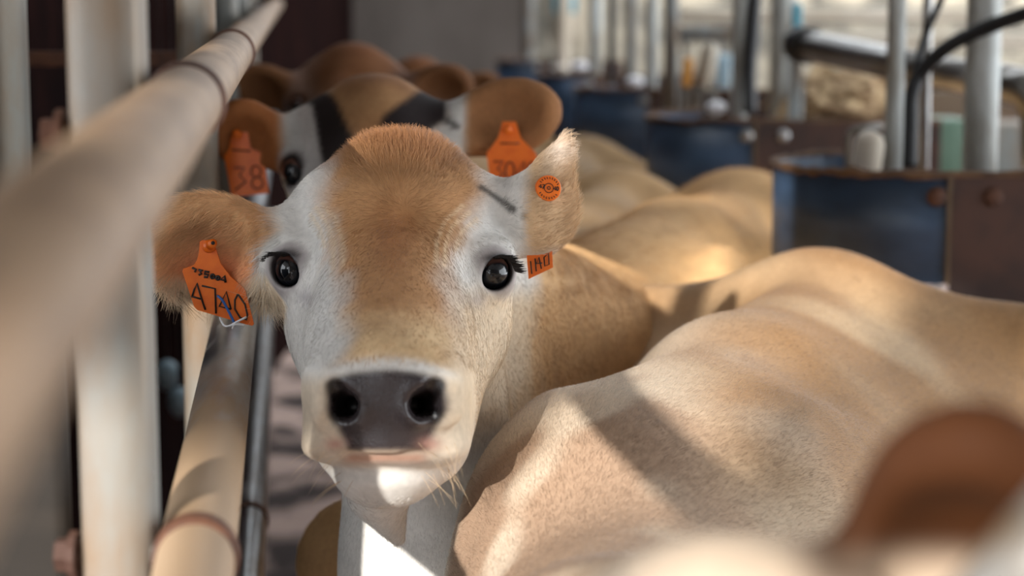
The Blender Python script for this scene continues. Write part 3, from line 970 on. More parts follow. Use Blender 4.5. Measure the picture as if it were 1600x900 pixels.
# ---- rump guards along the pit, each a bent blue plate running into a rusty flat plate
def guard(xl, d, ztop, label, R=0.25, wide=0.5, zlow=0.96):
    cx, cy = xl + R, d
    root = empty('rump_guard', (cx, cy, 0))
    tag(root, label, 'stall guard', 'blue and brown rump guards along the pit')
    arc = [(cx + R * math.cos(a), cy + R * math.sin(a)) for a in np.linspace(math.radians(110), math.radians(270), 36)]
    inn = [(cx + (R - 0.008) * math.cos(a), cy + (R - 0.008) * math.sin(a)) for a in np.linspace(math.radians(110), math.radians(270), 36)]
    bm = bmesh.new()
    for z0, z1, prof in ((zlow, ztop, None),):
        rows = [[bm.verts.new((x, y, z)) for x, y in ring] for ring, z in ((arc, z0), (arc, z1), (inn, z1), (inn, z0))]
        for A, B in zip(rows, rows[1:] + rows[:1]):
            for k in range(len(A) - 1):
                bm.faces.new((A[k], A[k + 1], B[k + 1], B[k]))
    bmesh.ops.recalc_face_normals(bm, faces=bm.faces)
    mesh_obj('curved_panel', bm, M_BLUE, root)
    mesh_obj('flat_panel', box((cx + 0.004, cy - R - 0.004, 0.93), (cx + wide, cy - R + 0.006, ztop - 0.004), 0.002), M_BROWNPANEL, root, smooth=False)
    mesh_obj('seam_strip', box((cx - 0.004, cy - R - 0.007, zlow), (cx + 0.004, cy - R + 0.004, ztop), 0.001), M_TIMBER, root, smooth=False)
    # rim: rough dirt-caked strip along the top
    rim = [(x, y) for x, y in arc] + [(cx + wide * q / 6, cy - R) for q in range(1, 7)]
    rr = random.Random(int(d * 100))
    add = bmesh.new()
    pts = [(x, y, ztop + rr.uniform(-0.003, 0.004)) for x, y in rim]
    add_tube(add, pts, [0.0065 + rr.uniform(-0.002, 0.003) for _ in pts], 8)
    mesh_obj('rim', add, M_DIRT, root)
    # dirt shelf inside the corner
    bm = bmesh.new()
    vs = [bm.verts.new((x, y, ztop - 0.05)) for x, y in inn + [(cx + wide, cy - R), (cx + wide, cy + 0.2)]]
    bm.faces.new(vs)
    g = bmesh.ops.extrude_face_region(bm, geom=bm.faces[:])
    for v in [v for v in g['geom'] if isinstance(v, bmesh.types.BMVert)]: v.co.z -= 0.02
    bmesh.ops.recalc_face_normals(bm, faces=bm.faces)
    mesh_obj('dirt_shelf', bm, M_DIRT, root, smooth=False)
    for bx in (cx - 0.02, cx + 0.07):
        by = cy - math.sqrt(max(R * R - (bx - cx) ** 2, 0)) if bx < cx else cy - R
        bm = bmesh.new()
        bmesh.ops.create_uvsphere(bm, u_segments=12, v_segments=8, radius=0.017)
        for v in bm.verts: v.co = Vector((v.co.x, v.co.y * 0.5, v.co.z)) + Vector((bx, by - 0.004, ztop - 0.035))
        mesh_obj('bolt', bm, M_RUST if d < 4 else M_STAINLESS, root)
    for q in (0.03, wide - 0.05):
        mesh_obj('leg', tube([(cx + q, cy - R + 0.03, 0), (cx + q, cy - R + 0.03, ztop - 0.03)], 0.02, 12), M_GALV_DARK, root)
    return root


def ztop(py, d): return P(800, py, d)[2]


GD = [(1210, 256, 3.35, 'dark blue rounded rump guard with rusty brown plate right behind the large tan back'),
      (1010, 182, 5.0, 'second blue rump guard, glossy with a light streak and one bright bolt'),
      (898, 137, 7.0, 'third blue rump guard behind the upright ear of the looking cow'),
      (838, 116, 8.8, 'fourth blue rump guard, small and blurred beyond the third'),
      (775, 94, 11.0, 'last blue rump guard by the grey back wall')]
for gx, gy, gd, lab in GD:
    guard((gx - 800) * gd / FPX, gd, ztop(gy, gd), lab, wide=0.46, zlow=1.075 if gd < 4 else 0.96)


def upright(px, d, r, mat, label, name='stall_pipe', z0=0.0, z1=3.2, cat='pipe'):
    a = P(px, 150, d)
    o = mesh_obj(name, tube([(a[0], a[1], z0), (a[0], a[1], z1)], r, 24), mat)
    return tag(o, label, cat, 'upright pipes along the pit')


upright(1534, 3.45, 0.031, M_PIPE, 'thick galvanised upright pipe rising from the nearest rump guard')
upright(1398, 3.46, 0.0165, M_PIPE, 'slim galvanised upright beside the black milk hose')
upright(1446, 3.6, 0.010, M_STAINLESS, 'thin steel tube to the right of the black milk hose')
upright(1155, 5.2, 0.022, M_PIPE, 'grey upright rising from the second rump guard')
upright(1048, 6.6, 0.026, M_GALV_DARK, 'dull grey upright between the second and the third rump guard')
upright(1018, 7.1, 0.022, M_PIPE, 'grey upright rising from the third rump guard')
upright(1222, 6.4, 0.045, M_PIPE, 'wide grey upright beside the teal strip')
upright(985, 8.5, 0.024, M_GALV_DARK, 'dim upright behind the third rump guard')
upright(930, 9.0, 0.03, M_PIPE, 'pale upright above the fourth rump guard')
upright(880, 10.5, 0.035, M_CREAM, 'cream post beyond the fourth rump guard')
upright(825, 11.6, 0.04, M_GALV_DARK, 'dark grey post at the corner of the back wall')
upright(955, 7.6, 0.016, M_BLACK, 'thin black pipe behind the third rump guard')


def hose(pts, r, label, name='milk_hose'):
    o = mesh_obj(name, tube(spline([P(*p) for p in pts]), r, 12), M_BLACK)
    return tag(o, label, 'hose')


hose([(1420, 262, 3.5), (1422, 200, 3.5), (1424, 150, 3.5), (1440, 112, 3.5), (1480, 74, 3.45), (1540, 44, 3.4), (1640, 8, 3.3)], 0.0135, 'thick black milk hose curving up from the nearest guard to the right')
hose([(1430, 262, 3.52), (1430, 150, 3.52), (1432, 110, 3.52), (1444, 60, 3.52), (1470, 0, 3.5), (1490, -60, 3.5)], 0.007, 'thin black hose bending upward beside the slim upright')
hose([(1172, 178, 5.15), (1172, 110, 5.15), (1176, 60, 5.15), (1180, 0, 5.15), (1185, -70, 5.15)], 0.018, 'black hose hanging behind the upright of the second guard')

# milk line
root = empty('milk_line', P(1400, 100, 4.2)); tag(root, 'long stainless milk pipe sloping behind the upright pipes', 'pipe')
mesh_obj('pipe', tube([P(1262, 72, 4.6), P(1400, 100, 4.2), P(1545, 128, 3.85)], 0.036, 28), M_STAINLESS, root)
mesh_obj('elbow', tube(spline([P(1540, 127, 3.86), P(1580, 134, 3.78), P(1610, 146, 3.75), P(1625, 180, 3.75), P(1628, 260, 3.75)]), 0.040, 24), M_STAINLESS, root)
mesh_obj('end_cap', tube([P(1248, 69, 4.65), P(1264, 72, 4.6)], 0.044, 24), M_BLACK, root)
mesh_obj('clamp', tube([P(1455, 110, 4.07), P(1466, 112, 4.05)], 0.042, 24), M_GALV_DARK, root)

# bent grab handle in the nearest guard
t = mesh_obj('grab_handle', tube(spline([P(1326, 270, 3.5), P(1325, 220, 3.5), P(1332, 205, 3.5), P(1350, 201, 3.5), P(1385, 196, 3.6)]), 0.0075, 14), M_GALV)
tag(t, 'bent steel grab handle inside the nearest rump guard', 'handle')


def block(name, x0, y0, x1, y1, d, depth, mat, label, cat, rot=0.0, bevel=0.01, legs=False):
    a = P(x0, y1, d); b = P(x1, y0, d)
    c = (a + b) / 2; hw = (b - a) / 2
    R = Matrix.Rotation(rot, 3, 'Y')
    o = mesh_obj(name, box((c[0] - abs(hw[0]), c[1] - depth / 2, c[2] - abs(hw[2])), (c[0] + abs(hw[0]), c[1] + depth / 2, c[2] + abs(hw[2])), bevel, R), mat)
    if legs:
        for q in (-0.8, 0.8):
            mesh_obj('leg', tube([(c[0] + q * abs(hw[0]), c[1], 0), (c[0] + q * abs(hw[0]), c[1], c[2])], 0.012, 10), M_GALV_DARK, o)
    return tag(o, label, cat)


block('control_box', 1436, 184, 1506, 285, 5.7, 0.25, M_SAGE, 'sage green box standing between the slim and the thick upright', 'box', legs=True)
block('roof_beam', 1060, 12, 1700, 36, 8.0, 0.12, M_CREAM, 'upper cream beam crossing the bright right side', 'beam', legs=True)
block('roof_beam', 1240, 50, 1700, 76, 7.0, 0.12, M_CREAM, 'lower cream beam crossing behind the milk pipe', 'beam', legs=True)
block('teal_strip', 1237, 4, 1252, 74, 6.0, 0.03, M_TEAL, 'upright teal strip beside the wide grey upright', 'strip', legs=True)
block('teal_trough', 1290, 98, 1345, 122, 6.75, 0.15, M_TEAL, 'low teal tray below the milk pipe', 'tray', legs=True)
bm = bmesh.new()
bmesh.ops.create_icosphere(bm, subdivisions=5, radius=1.0)
c = P(1318, 168, 6.4)
vs = np.array([v.co[:] for v in bm.verts])
hn = vnoise(vs, 3.0) * 0.5 + vnoise(vs, 8.0) * 0.35
for v, h in zip(bm.verts, hn): v.co = Vector((v.co.x * 0.20, v.co.y * 0.2, max(v.co.z * 0.12, -0.02))) * (0.65 + h) + Vector(c)
M_FODDER = mat_plain('dry_fodder', (196, 170, 132), 0.9, 0, (126, 98, 70), 22, 0.4)
tag(mesh_obj('fodder_heap', bm, M_FODDER), 'lumpy beige heap of fodder behind the nearest guard', 'fodder')
block('fodder_bench', 1252, 178, 1380, 200, 6.4, 0.4, M_TIMBER, 'timber bench carrying the beige fodder heap', 'bench', legs=True)
tie = tube([P(1410, 158, 3.53), P(1410, 166, 3.53)], 0.026, 20)
tag(mesh_obj('wire_tie', tie, M_TIMBER), 'beige wire tie binding the black hose to the slim upright', 'tie')
block('milk_jar', 1092, 64, 1118, 136, 6.45, 0.10, M_CREAM, 'slanting cream cylinder behind the second guard', 'canister', 0.18, 0.03, legs=True)
block('amber_tube', 1066, 90, 1082, 136, 6.45, 0.05, M_AMBER, 'amber tube beside the slanting cream cylinder', 'tube', 0.1, legs=True)
block('washing_unit', 1112, 84, 1140, 138, 7.2, 0.10, M_PALEBLUE, 'pale blue unit right of the slanting cream cylinder', 'box', 0.05, legs=True)
block('rail_bar', 1060, 40, 1160, 66, 7.4, 0.08, M_GALV_DARK, 'dark grey crossbar behind the second guard upright', 'bar', legs=True)
block('pale_box', 1450, 190, 1640, 280, 6.2, 0.3, M_GALV, 'pale grey cabinet behind the thick upright', 'cabinet', legs=True)
block('pale_sack', 1334, 204, 1376, 298, 3.4, 0.07, M_CREAM, 'pale sack seen past the bent grab handle', 'sack', 0.12, 0.02)
block('pit_shelf', 1040, 140, 1600, 200, 8.2, 0.3, M_TIMBER, 'brown shelf running along the far side of the pit', 'shelf', legs=True)
for k, (x, y, d, r, lab) in enumerate([(992, 128, 6.95, 12, 'white milking cup lying on the second guard'), (906, 104, 8.75, 11, 'white milking cup lying on the third guard'),
                                       (880, 108, 8.9, 10, 'cream milking cup lying on the fourth guard'), (1120, 168, 5.2, 13, 'white milking cup beside the upright of the second guard')
                                       ]):
    bm = bmesh.new()
    bmesh.ops.create_uvsphere(bm, u_segments=20, v_segments=12, radius=r * d / FPX)
    c = P(x, y, d)
    for v in bm.verts: v.co = Vector((v.co.x * 1.25, v.co.y, v.co.z * 0.8)) + Vector(c)
    tag(mesh_obj('milking_cup', bm, M_WHITE if k in (0, 1, 3) else M_CREAM), lab, 'cup', 'milking cups lying on the rump guards')
block('far_window', 870, -60, 910, 60, 12.3, 0.05, M_CREAM, 'pale post high on the far wall corner', 'post')
block('far_teal_panel', 865, -10, 900, 22, 11.5, 0.05, M_TEAL, 'small teal sign high beyond the fourth guard', 'sign')

# ================================================================== the animals
def cow_obj(name, f, coat_fn, label, group='cows queued along the rails'):
    me, pos, q = f.mesh(name)
    coat, wet = coat_fn(pos)
    finish(me, coat, wet)
    o = tag(link(name, me), label, 'cow', group)
    return o, me, pos, q, coat, wet


# ---- the cow that looks at the camera
X = axis_lin([(-0.47, -0.345, 0.016), (-0.345, 0.10, 0.0024), (0.10, 1.0, 0.017)])
Y = axis_lin([(1.40, 1.475, 0.015), (1.475, 1.98, 0.0024), (1.98, 4.5, 0.017)])
Z = axis_lin([(-0.02, 1.03, 0.017), (1.03, 1.44, 0.0024), (1.44, 1.56, 0.015)])
f = Field(X, Y, Z)
hipm = P(1160, 278, 3.79); dirm = P(880, 345, 2.7) - hipm
frm = cow_body(f, (hipm[0], hipm[1], 0), dirm, 0.985, hook=0.215)
Q = lambda a, b, d: P(a, b, d)
f.cone(Q(640, 430, 1.95), frm.p((1.0, 0, 0.98)), 0.085, 0.17, 0.06)
f.cone(Q(650, 640, 1.93), frm.p((1.02, 0, 0.80)), 0.075, 0.18, 0.08)
f.cone(Q(650, 560, 1.90), Q(690, 960, 1.93), 0.078, 0.085, 0.05)
f.cone(Q(690, 900, 1.93), frm.p((1.0, 0, 0.70)), 0.08, 0.15, 0.08)
f.cone(frm.p((1.0, 0.05, 0.72)), Q(568, 880, 2.25), 0.16, 0.08, 0.08)
build_head(f, MAIN)
build_ear(f, Q(442, 388, 1.80), Q(234, 382, 1.795), (0.05, -0.95, -0.22), 0.100, 0.4, 0.026, stem=Q(500, 372, 1.86))
build_ear(f, Q(815, 345, 1.82), Q(878, 240, 1.835), (0.30, -0.92, 0.10), 0.030, 0.0, 0.011, k=0.012, stem=Q(748, 368, 1.87))
f.ell(Q(868, 308, 1.825), (0.021, 0.034, 0.011), np.stack([RIGHT, UP * 0.9 + RIGHT * 0.43, FWD]), 0.015)
f.cone(Q(872, 262, 1.832), Q(882, 214, 1.838), 0.010, 0.004, 0.012)
f.cone(Q(790, 350, 1.845), Q(846, 372, 1.83), 0.024, 0.017, 0.02)
f.cone(Q(395, 440, 1.80), Q(432, 446, 1.80), 0.013, 0.014, 0.02)
cow, me, pos, q, coat, wet = cow_obj('dairy_cow', f, lambda p: coat_main(MAIN, p), 'fawn cow with white cheeks looking into the camera, orange tag in each ear')
for c, sx in ((EYE_L, -1), (EYE_R, 1)):
    eye_obj(MAIN, c, sx, cow)
    lashes(MAIN, c, sx, cow)


def head_density(p, n):
    u, v, d = head_uv(MAIN, p)
    l = MAIN.inv(p)
    k = (1 - 0.93 * sst(d, 1.95, 3.0)) * (v < 960)
    pad = (np.abs(u - 604) < 92) & (v > 580) & (v < 704) & (d < 1.60)
    k = k * np.where(pad, 0.0, 1.0)
    for e in (EYE_L, EYE_R):
        k = k * sst(np.linalg.norm(l - e, axis=1), 0.026, 0.033)
    face = (n @ -FWD) > -0.35
    return k * np.where(face, 1.0, 0.15)


def head_length(p, n):
    u, v, d = head_uv(MAIN, p)
    L = np.full(len(p), 0.0062)
    L += 0.012 * (1 - sst(v, 215, 300)) * sst(u, 480, 560) * (1 - sst(u, 700, 770))
    L += 0.003 * np.exp(-((u - 620) / 90) ** 2 - ((v - 320) / 90) ** 2)
    ear = np.maximum(1 - sst(u, 415, 455), sst(u, 825, 845) * (1 - sst(v, 430, 470)))
    L += (1 - sst(u, 415, 455)) * 0.010 + sst(u, 865, 885) * (1 - sst(v, 430, 470)) * 0.008 + (1 - sst(u, 415, 450)) * sst(v, 400, 450) * 0.008
    L += (1 - sst(u, 425, 445)) * sst(v, 428, 455) * 0.014
    L = np.where((u > 280) & (u < 402) & (v > 372) & (v < 512) & (d < 1.82), L * 0.4, L)
    muz = sst(v, 555, 590) * (1 - sst(v, 760, 790)) * (1 - sst(d, 1.63, 1.68))
    L = L * (1 - 0.62 * muz)
    return L


WH = MAIN.p(Lh(640, 338, 1.735))


def head_flow(p, n):
    u, v, d = head_uv(MAIN, p)
    t = (p - WH) / (np.linalg.norm(p - WH, axis=1)[:, None] + 0.01)
    dn = -UP - FWD * 0.6
    t = t + dn * sst(v, 330, 420)[:, None] * 0.8 + (np.stack([vnoise(p + 3.3 + i_, 28.0) for i_ in range(3)], 1) - 0.5) * 1.3 * np.exp(-((u - 640) / 45) ** 2 - ((v - 335) / 45) ** 2)[:, None]
    le = (1 - sst(u, 415, 455))[:, None]
    lo = sst(v, 415, 450)[:, None]
    t = t * (1 - le) + le * (-RIGHT * 0.8 * (1 - 0.8 * lo) - UP * (0.55 + 0.5 * lo) - FWD * 0.1)
    re = (sst(u, 815, 840) * (1 - sst(v, 430, 470)))[:, None]
    t = t * (1 - re) + re * (RIGHT * 0.75 + UP * 0.45)
    return t


def head_lift(p, n):
    u, v, d = head_uv(MAIN, p)
    l = np.full(len(p), 0.22)
    l += 0.35 * (1 - sst(v, 220, 300)) * sst(u, 480, 560) * (1 - sst(u, 700, 770))
    l += 0.15 * np.maximum(1 - sst(u, 415, 455), sst(u, 825, 845))
    return l


grow_fur('fur', me, pos, q, cow, 420000, head_density, head_length, head_flow, head_lift, 0.00016, coat, 11, (0.80, 1.20), 0.38)

wr_ = np.random.default_rng(21)
wp = []
for k in range(34):
    sd_ = -1 if k % 2 else 1
    u0, v0 = 602 + sd_ * wr_.uniform(50, 112), wr_.uniform(690, 760)
    dd_ = f.depth(u0, v0, 1.45, 1.75)
    if dd_ > 1.70: continue
    b0 = P(u0, v0, dd_); L_ = wr_.uniform(0.018, 0.036)
    o_ = RIGHT * sd_ * wr_.uniform(0.3, 0.9) - UP * wr_.uniform(0.2, 0.8) - FWD * 0.5 + wr_.normal(0, 0.15, 3)
    o_ /= np.linalg.norm(o_)
    wp.append([b0 + o_ * L_ * t_ - UP * 0.006 * t_ * t_ for t_ in (0, 0.33, 0.66, 1)])
wc = bpy.data.hair_curves.new('whiskers')
wc.add_curves([4] * len(wp))
wc.attributes['position'].data.foreach_set('vector', np.array(wp, np.float32).ravel())
wc.attributes.new('radius', 'FLOAT', 'POINT').data.foreach_set('value', np.tile(np.array([0.00015, 0.00014, 0.0001, 0.00004], np.float32), len(wp)))
wc.materials.append(mat_plain('pale_whisker', (196, 170, 138), 0.5))
link('whiskers', wc, cow)

# ear tags of this cow
CS = 1 / 5.625


def crop(x, y): return 270 + x * CS, 360 + y * CS


tag_d = min(f.depth(325, 395), f.depth(345, 430), f.depth(365, 440)) - 0.009
tb = (0.05, 0.95, 0.12)


def TP(x, y, off=0.0):
    u, v = crop(x, y)
    return P(u, v, tag_d + (v - 380) * 0.00004 + off)


outline = [(236, 100), (262, 86), (330, 92), (372, 150), (388, 190), (420, 290), (500, 400), (628, 510), (640, 540), (712, 825), (700, 838), (650, 828), (215, 700), (188, 672), (84, 360), (92, 338), (185, 305), (215, 255), (230, 190)]
tg = mesh_obj('ear_tag', slab([TP(*p) for p in outline], 0.0016, tb), M_TAG, cow, smooth=False)
tg['label'] = 'orange ear tag numbered 4740 with a small written number above'
bm = bmesh.new()
add_tube(bm, [TP(318, 140, 0.001), TP(324, 136, -0.004)], [0.0062, 0.0058], 24)
add_tube(bm, [TP(330, 132, -0.004), TP(352, 112, -0.012)], [0.0042, 0.0040], 20)
mesh_obj('stud', bm, M_TAG, tg)
mesh_obj('stud_hole', tube([TP(352, 112, -0.0119), TP(354, 110, -0.0128)], 0.0018, 12), M_INK, tg)


def strokes(lines, r, to, name, parent, mat=None):
    if name == 'lettering':
        for ln in lines:
            mesh_obj(name, add_tube(bmesh.new(), [to(*p) for p in ln], r, 6), mat or M_INK, parent)
        return
    bm = bmesh.new()
    for ln in lines:
        add_tube(bm, [to(*p) for p in ln], r, 6)
    o = mesh_obj(name, bm, mat or M_INK, parent)
    o['kind'] = 'stuff'
    return o


def circ(cx, cy, rx, ry, n=14): return [(cx + rx * math.cos(2 * math.pi * k / n), cy + ry * math.sin(2 * math.pi * k / n)) for k in range(n + 1)]


big = [[(168, 588), (188, 520), (212, 465), (240, 560), (285, 698)], [(172, 582), (246, 602)],
       [(256, 486), (372, 512), (380, 730)],
       [(512, 694), (470, 540), (408, 668), (512, 692)],
       [(572, 560), (545, 610), (545, 690), (590, 765), (648, 785), (655, 740), (635, 650), (572, 560)]]
strokes(big, 0.00095, lambda x, y: TP(x, y, -0.0003), 'lettering', tg)
small = [[(170, 328), (204, 344), (192, 366)], [(226, 346), (262, 353), (238, 366), (252, 378), (228, 392)],
         [(322, 366), (284, 360), (280, 384), (312, 388), (302, 412), (274, 408)], circ(350, 404, 15, 17), circ(396, 418, 14, 15),
         [(464, 458), (456, 400), (418, 432), (468, 440)]]
strokes(small, 0.0012, lambda x, y: TP(x, y, -0.0003), 'lettering', tg)
wire = mesh_obj('wire', tube(spline([TP(*p) for p in [(398, 582, 0.003), (400, 580, -0.002), (440, 620, -0.0035), (490, 710, -0.004), (540, 810, -0.004)]]), 0.0012, 10), M_WIREBLUE, tg)
wire['label'] = 'blue end of the wire threaded through the tag'
wire = mesh_obj('wire', tube(spline([TP(*p) for p in [(415, 765, 0.003), (428, 800, -0.002), (455, 838, -0.004), (500, 838, -0.005), (560, 805, -0.005), (635, 768, -0.003), (640, 764, 0.003)]]), 0.0010, 10), M_WIREWHITE, tg)
wire['label'] = 'white loop of the wire under the tag'
mesh_obj('wire', tube(spline([TP(*p) for p in [(524, 862, -0.004), (540, 828, -0.007), (580, 826, -0.006), (628, 832, -0.004)]]), 0.0010, 10), M_WIREWHITE, tg)

# round button tag in the upright ear, its numbered flap hangs behind
bd = f.depth(857, 294) - 0.004
bn = Vector((0.22, -0.95, 0.18)).normalized()
bc = Vector(P(857, 294, bd))
bx = Vector((1, 0.2, -0.18)); bx = (bx - bn * bx.dot(bn)).normalized(); by = bn.cross(bx)
BR = 0.0122
if by.z < 0: by = -by
bt = mesh_obj('button_tag', tube([bc - bn * 0.004, bc, bc + bn * 0.0012], [BR, BR, BR * 0.94], 40), M_TAG, cow, smooth=False)
bt['label'] = 'round orange button tag'
BPp = lambda x, y: bc + bn * 0.0016 + (bx * x + by * y) * BR
strokes([circ(0, 0, 0.12, 0.12, 10), circ(0, 0, 0.36, 0.36, 18)], 0.00035, BPp, 'ring', bt)
strokes([[(-0.62, -0.10), (-0.66, 0.2), (-0.78, -0.02), (-0.56, -0.02)], [(-0.52, 0.2), (-0.36, 0.2), (-0.46, -0.12)],
         [(0.52, -0.1), (0.5, 0.2), (0.38, 0.0), (0.58, 0.0)], circ(0.68, 0.06, 0.08, 0.15, 10)], 0.0005, BPp, 'lettering', bt)
arcs = []
for a0, a1, n in ((150, 30, 9), (-145, -35, 8)):
    for k in range(n):
        a = math.radians(a0 + (a1 - a0) * k / (n - 1))
        arcs.append([(0.70 * math.cos(a), 0.70 * math.sin(a)), (0.86 * math.cos(a + 0.05), 0.86 * math.sin(a + 0.05))])
strokes(arcs, 0.0004, BPp, 'print', bt)
fd = f.depth(843, 380) + 0.012
FPt = lambda u, v, off=0.0: P(u, v, fd + off)
flap = [(838, 372), (850, 368), (862, 378), (864, 418), (826, 436), (823, 400)]
ft = mesh_obj('ear_tag', slab([FPt(*p) for p in flap], 0.0016, (0, 1, 0)), M_TAG, cow, smooth=False)
ft['label'] = 'orange tag hanging behind the upright ear'
strokes([[(831, 428), (829, 408)], [(838, 424), (836, 404)], [(846, 420), (842, 402), (838, 412), (847, 411)],
         [(850, 402), (851, 416), (858, 413), (857, 396), (850, 402)]], 0.0007, lambda u, v: FPt(u, v, -0.0004), 'lettering', ft)

# ---- the big tan back in front
def coat_body(base, pale):
    def fn(p):
        n1 = vnoise(p, 9.0); n2 = vnoise(p, 3.2); n3 = vnoise(p, 30.0)
        c = np.tile(base, (len(p), 1))
        c = mixc(c, pale, sst(n2 * 0.5 + n1 * 0.5, 0.42, 0.72) * 0.7)
        c = mixc(c, base * 0.72, (1 - sst(n1 * 0.5 + n2 * 0.5, 0.22, 0.42)) * 0.5)
        c *= (0.92 + 0.16 * n3)[:, None]
        hoof = 1 - sst(p[:, 2], 0.05, 0.07)
        return mixc(c, C_DARK, hoof), np.zeros(len(p))
    return fn


hipn = P(1285, 388, 2.56); dirn = np.array([0.105, 1.65, 0]) - hipn
f2 = Field(axis_lin([(-0.40, 1.15, 0.0105)]), axis_lin([(0.72, 3.2, 0.0105)]), axis_lin([(-0.02, 0.78, 0.03), (0.78, 1.36, 0.0105)]))
frn = cow_body(f2, (hipn[0], hipn[1], 0), dirn, 0.975, slim=0.78, hook=0.295, hz=1.10)
f2.cone(frn.p((0.96, 0, 0.98)), (0.07, 1.22, 1.02), 0.14, 0.115, 0.12)
f2.cone((0.07, 1.22, 1.02), (0.07, 1.02, 0.96), 0.115, 0.095, 0.05)
f2.cone((0.07, 1.02, 0.96), (0.05, 0.88, 0.60), 0.095, 0.06, 0.05)
for s_ in (-1, 1):
    build_ear(f2, (0.05 + 0.07 * s_, 1.03, 0.98), (0.05 + 0.2 * s_, 1.06, 0.95), (0, -0.9, -0.3), 0.09, 0.4, 0.02)
for s_ in (-1, 1):
    f2.ell(frn.p((0.10, s_ * 0.19, 0.99)), (0.26, 0.17, 0.12), frn.ax(), 0.09)
f2.ell(frn.p((0.36, 0.085, 0.865)), (0.66, 0.215, 0.255), frn.ax(), 0.12)     # the full left flank
f2.ell(frn.p((0.80, 0.07, 0.86)), (0.34, 0.185, 0.25), frn.ax(), 0.12)
# muscle and rib relief along the back
for k in range(5):
    c0 = frn.p((0.66 - 0.11 * k, 0.19, 1.02)); c1 = frn.p((0.60 - 0.11 * k, 0.25, 0.82))
    f2.bump((c0 + c1) / 2, (0.035, 0.035, 0.12), 0.006)
for s_ in (-1, 1):
    f2.bump(frn.p((0.20, s_ * 0.24, 1.06)), (0.11, 0.09, 0.08), -0.012)
    f2.bump(frn.p((0.95, s_ * 0.12, 1.14)), (0.09, 0.06, 0.08), 0.012)
def coat_near(p):
    c, wt = coat_body(lin(168, 130, 90), lin(200, 174, 140))(p)
    l = frn.inv(p)
    n = vnoise(p, 7.0) * 0.6 + vnoise(p, 17.0) * 0.4
    k = np.clip(sst(l[:, 0] + (n - 0.5) * 0.5, 0.30, 0.75) * (1 - sst(l[:, 1] + (n - 0.5) * 0.12, -0.03, 0.09)) + sst(l[:, 0] + (n - 0.5) * 0.4, 0.82, 1.05) * 0.7, 0, 1)
    c = mixc(c, lin(216, 202, 184), k * 0.75)  # white hairs plus sky light on this slope, both put into the colour
    c = mixc(c, lin(150, 116, 90), k * (1 - sst(n, 0.30, 0.44)) * 0.7)
    k2 = np.exp(-(l[:, 1] / 0.05) ** 2) * sst(l[:, 2], 1.0, 1.1) * (1 - sst(l[:, 0], 0.6, 0.9))
    return mixc(c, lin(160, 124, 88), k2 * 0.5), wt


ncow, me2, pos2, q2, coat2, wet2 = cow_obj('dairy_cow', f2, coat_near, 'tan cow whose broad back fills the lower right of the view')


def near_density(p, n):
    dd = (p - CAM) @ FWD
    return ((n @ -FWD) + n[:, 2] * 0.6 > -0.1) * (p[:, 2] > 0.75) * (1 / np.maximum(dd, 0.9) ** 1.0)


back = -(frn.R[:, 0])
grow_fur('fur', me2, pos2, q2, ncow, 400000, near_density, lambda p, n: np.full(len(p), 0.009), lambda p, n: back + np.array([0, 0, -0.35]),
         lambda p, n: np.full(len(p), 0.2), 0.00018, coat2, 12, (0.72, 1.2), 0.10)

# ---- the blurred head at the lower right corner
f3 = Field(axis_lin([(-0.12, 0.34, 0.005), (0.34, 2.35, 0.02)]), axis_lin([(0.38, 0.80, 0.005), (0.80, 1.15, 0.02)]), axis_lin([(-0.02, 1.1, 0.025), (1.1, 1.44, 0.005)]))
fre = cow_body(f3, (1.75, 0.72, 0), (-1, 0), 0.96)
hd = P(1150, 975, 0.66)
f3.cone(fre.p((1.0, 0, 0.98)), hd + (0.14, 0.02, -0.10), 0.15, 0.085, 0.06)
f3.cone(hd + (0.12, 0.0, -0.075), hd + (0.0, 0.0, -0.05), 0.085, 0.062, 0.05)
f3.cone(hd + (0.0, 0.0, -0.045), hd + (-0.10, -0.03, -0.20), 0.066, 0.045, 0.05)
build_ear(f3, P(1480, 965, 0.70), P(1535, 684, 0.63), (-0.25, -0.8, -0.45), 0.075, 0.35, 0.018, stem=hd + (0.05, 0, -0.05))


def coat_ear(p):
    n1 = vnoise(p, 30.0)
    c = np.tile(lin(204, 184, 162), (len(p), 1))
    e = sst(p[:, 2], 1.30, 1.325) * sst(p[:, 0], 0.085, 0.11)
    c = mixc(c, lin(58, 31, 12), e)
    return c * (0.9 + 0.2 * n1)[:, None], np.zeros(len(p))


cow_obj('dairy_cow', f3, coat_ear, 'pale cow reaching in at the lower right corner with a brown ear, very blurred')


t = mesh_obj('gate_pipe', tube([P(1520, 1000, 0.56), P(1760, 730, 0.56)], 0.016, 20), M_GALV_DARK)
tag(t, 'dark grey pipe end poking into the lower right corner', 'pipe')

# ---- the cows queued behind
def coat_back(fr, kind):
    def fn(p):
        c, wet = coat_main(fr, p)
        u, v, d = head_uv(fr, p)
        if kind == 2:
            for a, b in (((508, 290), (548, 385)), ((738, 285), (680, 330))):
                k = (1 - sst(seg(u, v, a, b), 34, 50)) * (1 - sst(d, 1.9, 1.96))
                c = mixc(c, lin(44, 36, 36), k)
            k = sst(u, 805, 835) * (1 - sst(d, 1.95, 2.0))
            c = mixc(c, lin(172, 122, 82), k)
            c = mixc(c, lin(188, 118, 70), (1 - sst(u, 410, 440)) * (1 - sst(d, 1.9, 1.95)))
            k = (1 - sst(np.abs(seg(u, v, (478, 290), (500, 420))), 10, 22)) * (1 - sst(d, 1.88, 1.95))
            c = mixc(c, lin(222, 216, 212), k)
        else:
            k = (1 - sst(d, 1.9, 2.0)) * (1 - sst(v, 380, 470))
            c = mixc(c, lin(150, 92, 52), k * 0.8)
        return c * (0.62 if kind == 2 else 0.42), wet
    return fn


